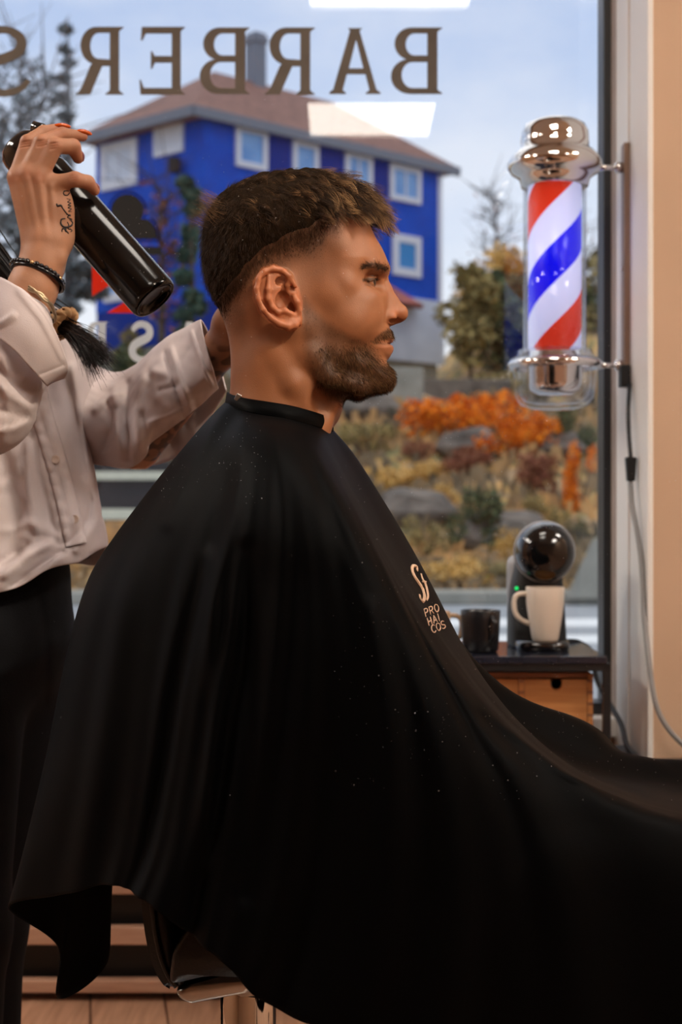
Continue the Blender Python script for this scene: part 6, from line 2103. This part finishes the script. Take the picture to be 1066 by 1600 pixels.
# ------------------------------------------------------------------ shirt
def crease(lines, near_only=None):
    def f(V, nu=0, nv=0):
        x, y = img(V)
        d = np.zeros(len(V))
        for pl, a, w in lines:
            d += 1.7 * a * np.exp(-(seg_dist2d(x, y, pl) / w) ** 2)
        V[:, 1] -= d
        return V
    return f
YB_ = 1.95
LV = [(470, -50, 70, .095), (505, -45, 122, .125), (540, -45, 140, .135), (585, -45, 147, .14), (640, -45, 140, .145), (700, -45, 143, .147), (760, -45, 153, .15), (815, -42, 163, .155), (850, -42, 168, .158)]
NA = 20
SH = []
for k in range(NA):
    a = 2 * math.pi * k / NA           # 0 = picture right, pi/2 = away from the camera, 3pi/2 = towards it
    col = []
    for y, xc, xr, dep in LV:
        rx = xr - xc
        x = xc + rx * math.cos(a)
        col.append((x, y + (12 * math.sin(a * 1) if y < 520 else 0), YB_ + dep * math.sin(a)))
    xw = col[-1][0]
    yh = float(np.interp(xw, [-210, -60, 0, 40, 75, 105, 130, 152, 170], [925, 930, 924, 914, 892, 868, 878, 862, 838])) if math.sin(a) < .2 else 880
    dep = .162
    xh = LV[-1][1] + (LV[-1][2] - LV[-1][1] + (0 if math.cos(a) > .6 else 2)) * math.cos(a) * (1 if math.cos(a) < .8 else .985)
    col.append((xh, (850 + yh) / 2 + 6, YB_ + dep * math.sin(a)))
    col.append((xh * .985, yh, YB_ + dep * .98 * math.sin(a)))
    col.append((LV[-1][1] + (xh - LV[-1][1]) * .93, yh - 10, YB_ + dep * .90 * math.sin(a)))
    SH.append(col)
shirt_lines = [
    ([(47, 690), (45, 760), (58, 830)], .006, 5), ([(0, 700), (30, 790), (20, 860)], -.006, 12), ([(70, 640), (95, 720), (120, 830)], .004, 6), ([(38, 640), (60, 740), (88, 850)], -.004, 5),
    ([(10, 900), (45, 868), (80, 850)], .006, 6), ([(20, 915), (60, 885), (95, 862)], -.005, 5), ([(0, 880), (40, 850)], -.006, 7), ([(60, 905), (90, 872)], .005, 4), ([(120, 860), (150, 820), (165, 800)], .005, 6),
    ([(105, 850), (135, 810), (140, 780)], -.007, 6), ([(118, 575), (126, 640), (140, 720), (160, 810)], .005, 8), ([(100, 590), (112, 650), (130, 740)], -.005, 9), ([(0, 760), (25, 735), (45, 700)], .004, 7), ([(10, 830), (50, 815), (90, 840)], .003, 6)]
def shirt_post(V, nu, nv):
    V = crease(shirt_lines)(V)
    x, y = img(V)
    V[:, 1] -= .0030 * vnoise(V, 30, 31) + .0012 * vnoise(V, 75, 33)
    return V
shirt = loft('shirt', SH, 200, 110, M['shirt'], barber, True, .0016, shirt_post)
bpy.context.view_layer.update()
shirt_bvh = bvh_of(shirt)
# button placket with puckered seams
ctr_ = crom(np.array([(57, 588), (60, 625), (72, 670), (86, 715), (98, 760), (110, 810), (118, 852)], float), 90)
rows = []
for i, (x, y) in enumerate(ctr_):
    r_ = []
    for q in np.linspace(-1, 1, 9):
        pk = (1.5 * math.sin(i * .95) if abs(q) > .6 else 0)
        p = snap(shirt_bvh, x + q * 16 + 2 * q * 0, y - q * 3.5, .0035 + .0012 * math.sin(i * .95 + q) * (abs(q) > .4) - (.003 if abs(q) > .95 else 0))
        r_.append(p if p is not None else Vector((0, 0, 0)))
    rows.append(r_)
PV = np.array([[tuple(p) for p in r_] for r_ in rows])
pl_o = mesh_np('placket', PV.reshape(-1, 3), grid_faces(90, 9), M['shirt'], shirt)
md = pl_o.modifiers.new('thickness', 'SOLIDIFY'); md.thickness = .0014
M['button'] = mat('pearl_button', srgb(214, 196, 186), .25)
for x, y in ((59, 622), (87, 718), (117, 811)):
    p = snap(shirt_bvh, x, y, .006)
    bm = lathe(bmesh.new(), [(0, .0012), (.0035, .0012), (.0048, .0022), (.0056, .0018), (.0056, 0), (0, 0)], Matrix.Translation(p) @ Matrix.Rotation(math.pi / 2, 4, 'X'), 24)
    obj('button', bm, M['button'], pl_o, True)

# raised sleeve of the arm with the bottle
Sl = Field((-.60, 1.55, .98), (-.28, 1.90, 1.32), .0042)
def SP(x, y, Y): return np.array(P(x, y, Y))
Sl.chain([SP(-170, 500, 1.80), SP(-28, 630, 1.665), SP(0, 560, 1.66), SP(22, 510, 1.675)], [.060, .056, .050, .045], .03)
Vs, Qs = Sl.mesh()
Vs = relax(Vs, Qs, 2, .5)
Vs = crease([([(-10, 570), (20, 600), (50, 610)], -.005, 7), ([(0, 600), (25, 625), (52, 640)], .005, 7), ([(0, 640), (30, 650), (50, 655)], -.004, 6), ([(0, 675), (25, 670), (45, 660)], .004, 6), ([(10, 560), (14, 640), (8, 690)], .003, 7)])(Vs)
Vs[:, 1] -= .0022 * vnoise(Vs, 50, 41)
sl = mesh_np('sleeve', Vs, Qs, M['shirt'], shirt)
# its turned-back cuff
CUF = [[(-75, 452, 1.74), (-92, 480, 1.745), (-108, 520, 1.75)], [(-45, 433, 1.68), (-66, 468, 1.68), (-85, 512, 1.68)], [(-8, 431, 1.632), (-28, 472, 1.628), (-40, 512, 1.632)], [(25, 446, 1.605), (6, 488, 1.598), (-6, 526, 1.602)],
       [(55, 470, 1.598), (36, 510, 1.590), (20, 545, 1.594)], [(80, 506, 1.602), (62, 540, 1.594), (45, 572, 1.598)], [(97, 545, 1.618), (82, 566, 1.612), (63, 592, 1.612)], [(105, 575, 1.636), (93, 584, 1.63), (72, 602, 1.628)], [(100, 590, 1.665), (88, 594, 1.66), (74, 600, 1.655)]]
cuff = loft('cuff', CUF, 90, 24, M['shirt'], shirt, False, .003, crease([([(0, 508), (22, 493)], .003, 3), ([(30, 455), (65, 500), (95, 560)], .0015, 4), ([(60, 585), (98, 570)], -.0015, 2)]))
cuff['label'] = 'turned-back white cuff'

# sleeve of the far arm: wide, slit open underneath
LS_ = [  # stations along the arm, each from the lower front edge over the top to the lower back edge
    [(130, 722, 1.97), (120, 660, 1.90), (128, 600, 1.93), (140, 566, 2.02), (150, 600, 2.10), (150, 690, 2.10)],
    [(168, 728, 1.93), (164, 680, 1.89), (170, 620, 1.91), (178, 582, 2.00), (182, 620, 2.09), (176, 722, 2.07)],
    [(202, 731, 1.91), (200, 690, 1.875), (204, 610, 1.89), (210, 572, 1.97), (216, 620, 2.06), (214, 728, 2.03)],
    [(228, 712, 1.90), (226, 670, 1.86), (232, 590, 1.87), (240, 545, 1.94), (248, 600, 2.03), (254, 724, 2.02)],
    [(236, 692, 1.885), (250, 640, 1.845), (258, 575, 1.855), (266, 524, 1.91), (276, 575, 2.00), (282, 708, 1.99)],
    [(276, 662, 1.87), (282, 620, 1.83), (286, 560, 1.84), (290, 512, 1.89), (300, 560, 1.97), (314, 672, 1.96)],
    [(314, 632, 1.86), (312, 595, 1.82), (308, 548, 1.825), (306, 503, 1.87), (320, 545, 1.94), (340, 634, 1.935)],
    [(341, 606, 1.85), (334, 580, 1.805), (323, 545, 1.805), (314, 500, 1.85), (334, 540, 1.92), (354, 610, 1.91)]]
far_lines = [([(268, 545), (285, 600), (300, 640)], .005, 4), ([(258, 552), (275, 610), (288, 655)], -.004, 4), ([(180, 610), (182, 660), (190, 700)], .006, 8), ([(200, 600), (196, 650), (200, 715)], -.006, 7), ([(225, 590), (215, 650), (220, 700)], .005, 7),
             ([(240, 580), (275, 590)], .003, 5), ([(150, 640), (165, 625), (190, 615)], .004, 5), ([(235, 660), (265, 650), (300, 630)], .003, 4), ([(250, 610), (280, 600)], -.003, 4), ([(300, 520), (318, 575), (332, 602)], .004, 3), ([(160, 700), (175, 670), (178, 640)], -.005, 6)]
def far_post(V, nu, nv):
    V = crease(far_lines)(V)
    x, y = img(V)
    seam = np.exp(-((seg_dist2d(x, y, [(262, 560), (278, 605), (285, 645)])) / 7) ** 2)
    V[:, 1] -= .0012 * seam * np.sin(y * 1.0) + .0022 * vnoise(V, 45, 77) + .0010 * vnoise(V, 95, 78)
    return V
fsl = loft('sleeve', LS_, 120, 90, M['shirt'], shirt, False, .0016, far_post)

# ------------------------------------------------------------------ trousers
Tr = Field((-.80, 1.66, .02), (-.20, 2.24, .99), .0075)
Tr.cone(np.array(P(-45, 990, 1.95)), np.array(P(-45, 905, 1.95)), .128, .125, .03, 'add', (0, 1.08))
for h_, k_, a_ in ((P(-70, 1000, 1.88), P(-80, 1450, 1.86), P(-85, 1890, 1.90)), (P(5, 1000, 2.01), P(-47, 1440, 2.0), P(-48, 1880, 2.02))):
    Tr.chain([np.array(h_), np.array(k_), np.array(a_)], [.098, .076, .062], .03)
Vp, Qp = Tr.mesh()
Vp = relax(Vp, Qp, 2, .5)
Vp = crease([([(10, 1050), (60, 1030), (85, 1000)], .004, 9), ([(60, 930), (72, 1000), (70, 1100)], -.003, 6), ([(-20, 1440), (12, 1420)], .005, 9), ([(-20, 1480), (8, 1500)], -.005, 9)])(Vp)
trs = mesh_np('trousers', Vp, Qp, M['denim'], barber)
M['shoe'] = mat('black_shoe', srgb(18, 18, 18), .4)
for a_ in (P(-85, 1890, 1.90), P(-48, 1880, 2.02)):
    rbox_loft([(a_.x + .055, a_.y - .03, .132, .050, .0), (a_.x + .055, a_.y - .03, .136, .052, .02), (a_.x + .048, a_.y - .03, .126, .050, .055), (a_.x + .02, a_.y - .02, .088, .047, .09), (a_.x, a_.y - .01, .05, .045, .12)], M['shoe'], 'shoe', barber, 36, 2.6)

# ------------------------------------------------------------------ her hair, gathered into a tail over the shoulder
def hair_tail(n, path, spread0, spread1, k=16):
    c = np.array([tuple(p) for p in path])
    S = np.zeros((n, k, 3))
    cc = crom(c, k)
    o = RNG.normal(size=(n, 3))
    for j in range(k):
        t = j / (k - 1)
        S[:, j] = cc[j] + o * (spread0 + (spread1 - spread0) * t)
    return S
root_h = np.array(hd0)
bm = bmesh.new()
bmesh.ops.create_icosphere(bm, subdivisions=4, radius=1)
for v in bm.verts:
    v.co = Vector((v.co.x * .100, v.co.y * .088, v.co.z * .118)) + Vector(root_h) + Vector((-.018, .006, .012))
hcap = obj('hair', bm, M['hair_black'], barber, True)
at_ = hcap.data.attributes.new('tint', 'FLOAT', 'POINT')
S = hair_tail(900, [P(-130, 330, 1.86), P(-50, 380, 1.85), P(-8, 425, 1.84), P(40, 478, 1.83), P(94, 508, 1.82)], .013, .0065)
strands_mesh('gathered_strands', S, np.full(900, .0011), np.full(900, .0008), M['hair_black'], hcap, RNG.beta(1.5, 4, 900))
n_ = 1100
S = np.zeros((n_, 14, 3))
e1 = RNG.uniform(0, 1, n_)
ends = np.stack([np.interp(e1, [0, .35, .7, 1], [146, 162, 178, 190]) + RNG.normal(size=n_) * 4, np.interp(e1, [0, .35, .7, 1], [600, 582, 574, 568]) + RNG.normal(size=n_) * 7, 1.80 + RNG.normal(size=n_) * .012], 1)
lng = RNG.uniform(.55, 1.0, n_)
for j in range(14):
    t = j / 13 * lng
    st = np.stack([np.full(n_, 100.), np.full(n_, 512.), np.full(n_, 1.818)], 1) + RNG.normal(size=(n_, 3)) * 0
    md_ = np.stack([138 + 14 * (e1 - .5), 532 + 16 * (.5 - e1), np.full(n_, 1.80)], 1)
    q = st * ((1 - t) ** 2)[:, None] + 2 * md_ * (t * (1 - t))[:, None] + ends * (t ** 2)[:, None]
    S[:, j] = PA(q)
o = RNG.normal(size=(n_, 1, 3)) * .0034
S = S + o * np.linspace(1, 1.3, 14)[None, :, None]
strands_mesh('tail_strands', S, np.full(n_, .00055), np.full(n_, .00012), M['hair_black'], hcap, RNG.beta(1.4, 3.5, n_))
bm = bmesh.new()
cx_, ax_ = np.array(P(96, 507, 1.82)), (np.array(P(112, 521, 1.815)) - np.array(P(80, 495, 1.825)))
ax_ /= np.linalg.norm(ax_)
e_1 = np.cross(ax_, [0, 1, 0]); e_1 /= np.linalg.norm(e_1)
e_2 = np.cross(ax_, e_1)
pts, rads = [], []
for k in range(90):
    t = 2 * math.pi * k / 90
    pts.append(cx_ + (e_1 * math.cos(t) + e_2 * math.sin(t)) * .0175 + ax_ * .0015 * math.sin(11 * t))
    rads.append(.0072 + .0016 * math.sin(13 * t) + .0008 * math.sin(29 * t))
tube(bm, pts, rads, 12, True)
obj('scrunchie', bm, M['scrunchie'], hcap, True)

# ------------------------------------------------------------------ fine water mist and drops
n_ = 1500
qx = np.concatenate([RNG.uniform(560, 1066, 900), RNG.normal(330, 130, 350), RNG.uniform(0, 1066, 250)])
qy = np.concatenate([RNG.uniform(480, 1250, 900), RNG.normal(360, 110, 350), RNG.uniform(150, 1300, 250)])
qY = RNG.uniform(1.15, 2.3, n_)
rd = RNG.uniform(.00016, .00036, n_)
oc = np.array([(1, 0, 0), (-1, 0, 0), (0, 1, 0), (0, -1, 0), (0, 0, 1), (0, 0, -1)], float)
of = np.array([(0, 2, 4), (2, 1, 4), (1, 3, 4), (3, 0, 4), (2, 0, 5), (1, 2, 5), (3, 1, 5), (0, 3, 5)])
pts = PA(np.stack([qx, qy, qY], 1))
# drops resting on the cape shoulder
extra = []
for _ in range(480):
    x, y = (RNG.uniform(250, 420), RNG.uniform(640, 790)) if RNG.uniform() < .25 else (RNG.uniform(520, 1000), RNG.uniform(690, 1240))
    p = snap(cape_bvh, x, y, .0004)
    if p is not None: extra.append(tuple(p))
pts = np.concatenate([pts, np.array(extra)])
rd = np.concatenate([rd, RNG.uniform(.00012, .0003, len(extra))])
rd[-40:] *= 2.0
V = (pts[:, None] + oc[None] * rd[:, None, None]).reshape(-1, 3)
Fm = (np.arange(len(pts))[:, None, None] * 6 + of[None]).reshape(-1, 3)
M['water'] = mat('water_drops', (.75, .78, .82), .08, spec=1.0)
tag(mesh_np('water_mist', V, Fm, M['water']), 'fine water mist and tiny drops around the client and on the cape', 'water drops', None, 'stuff')
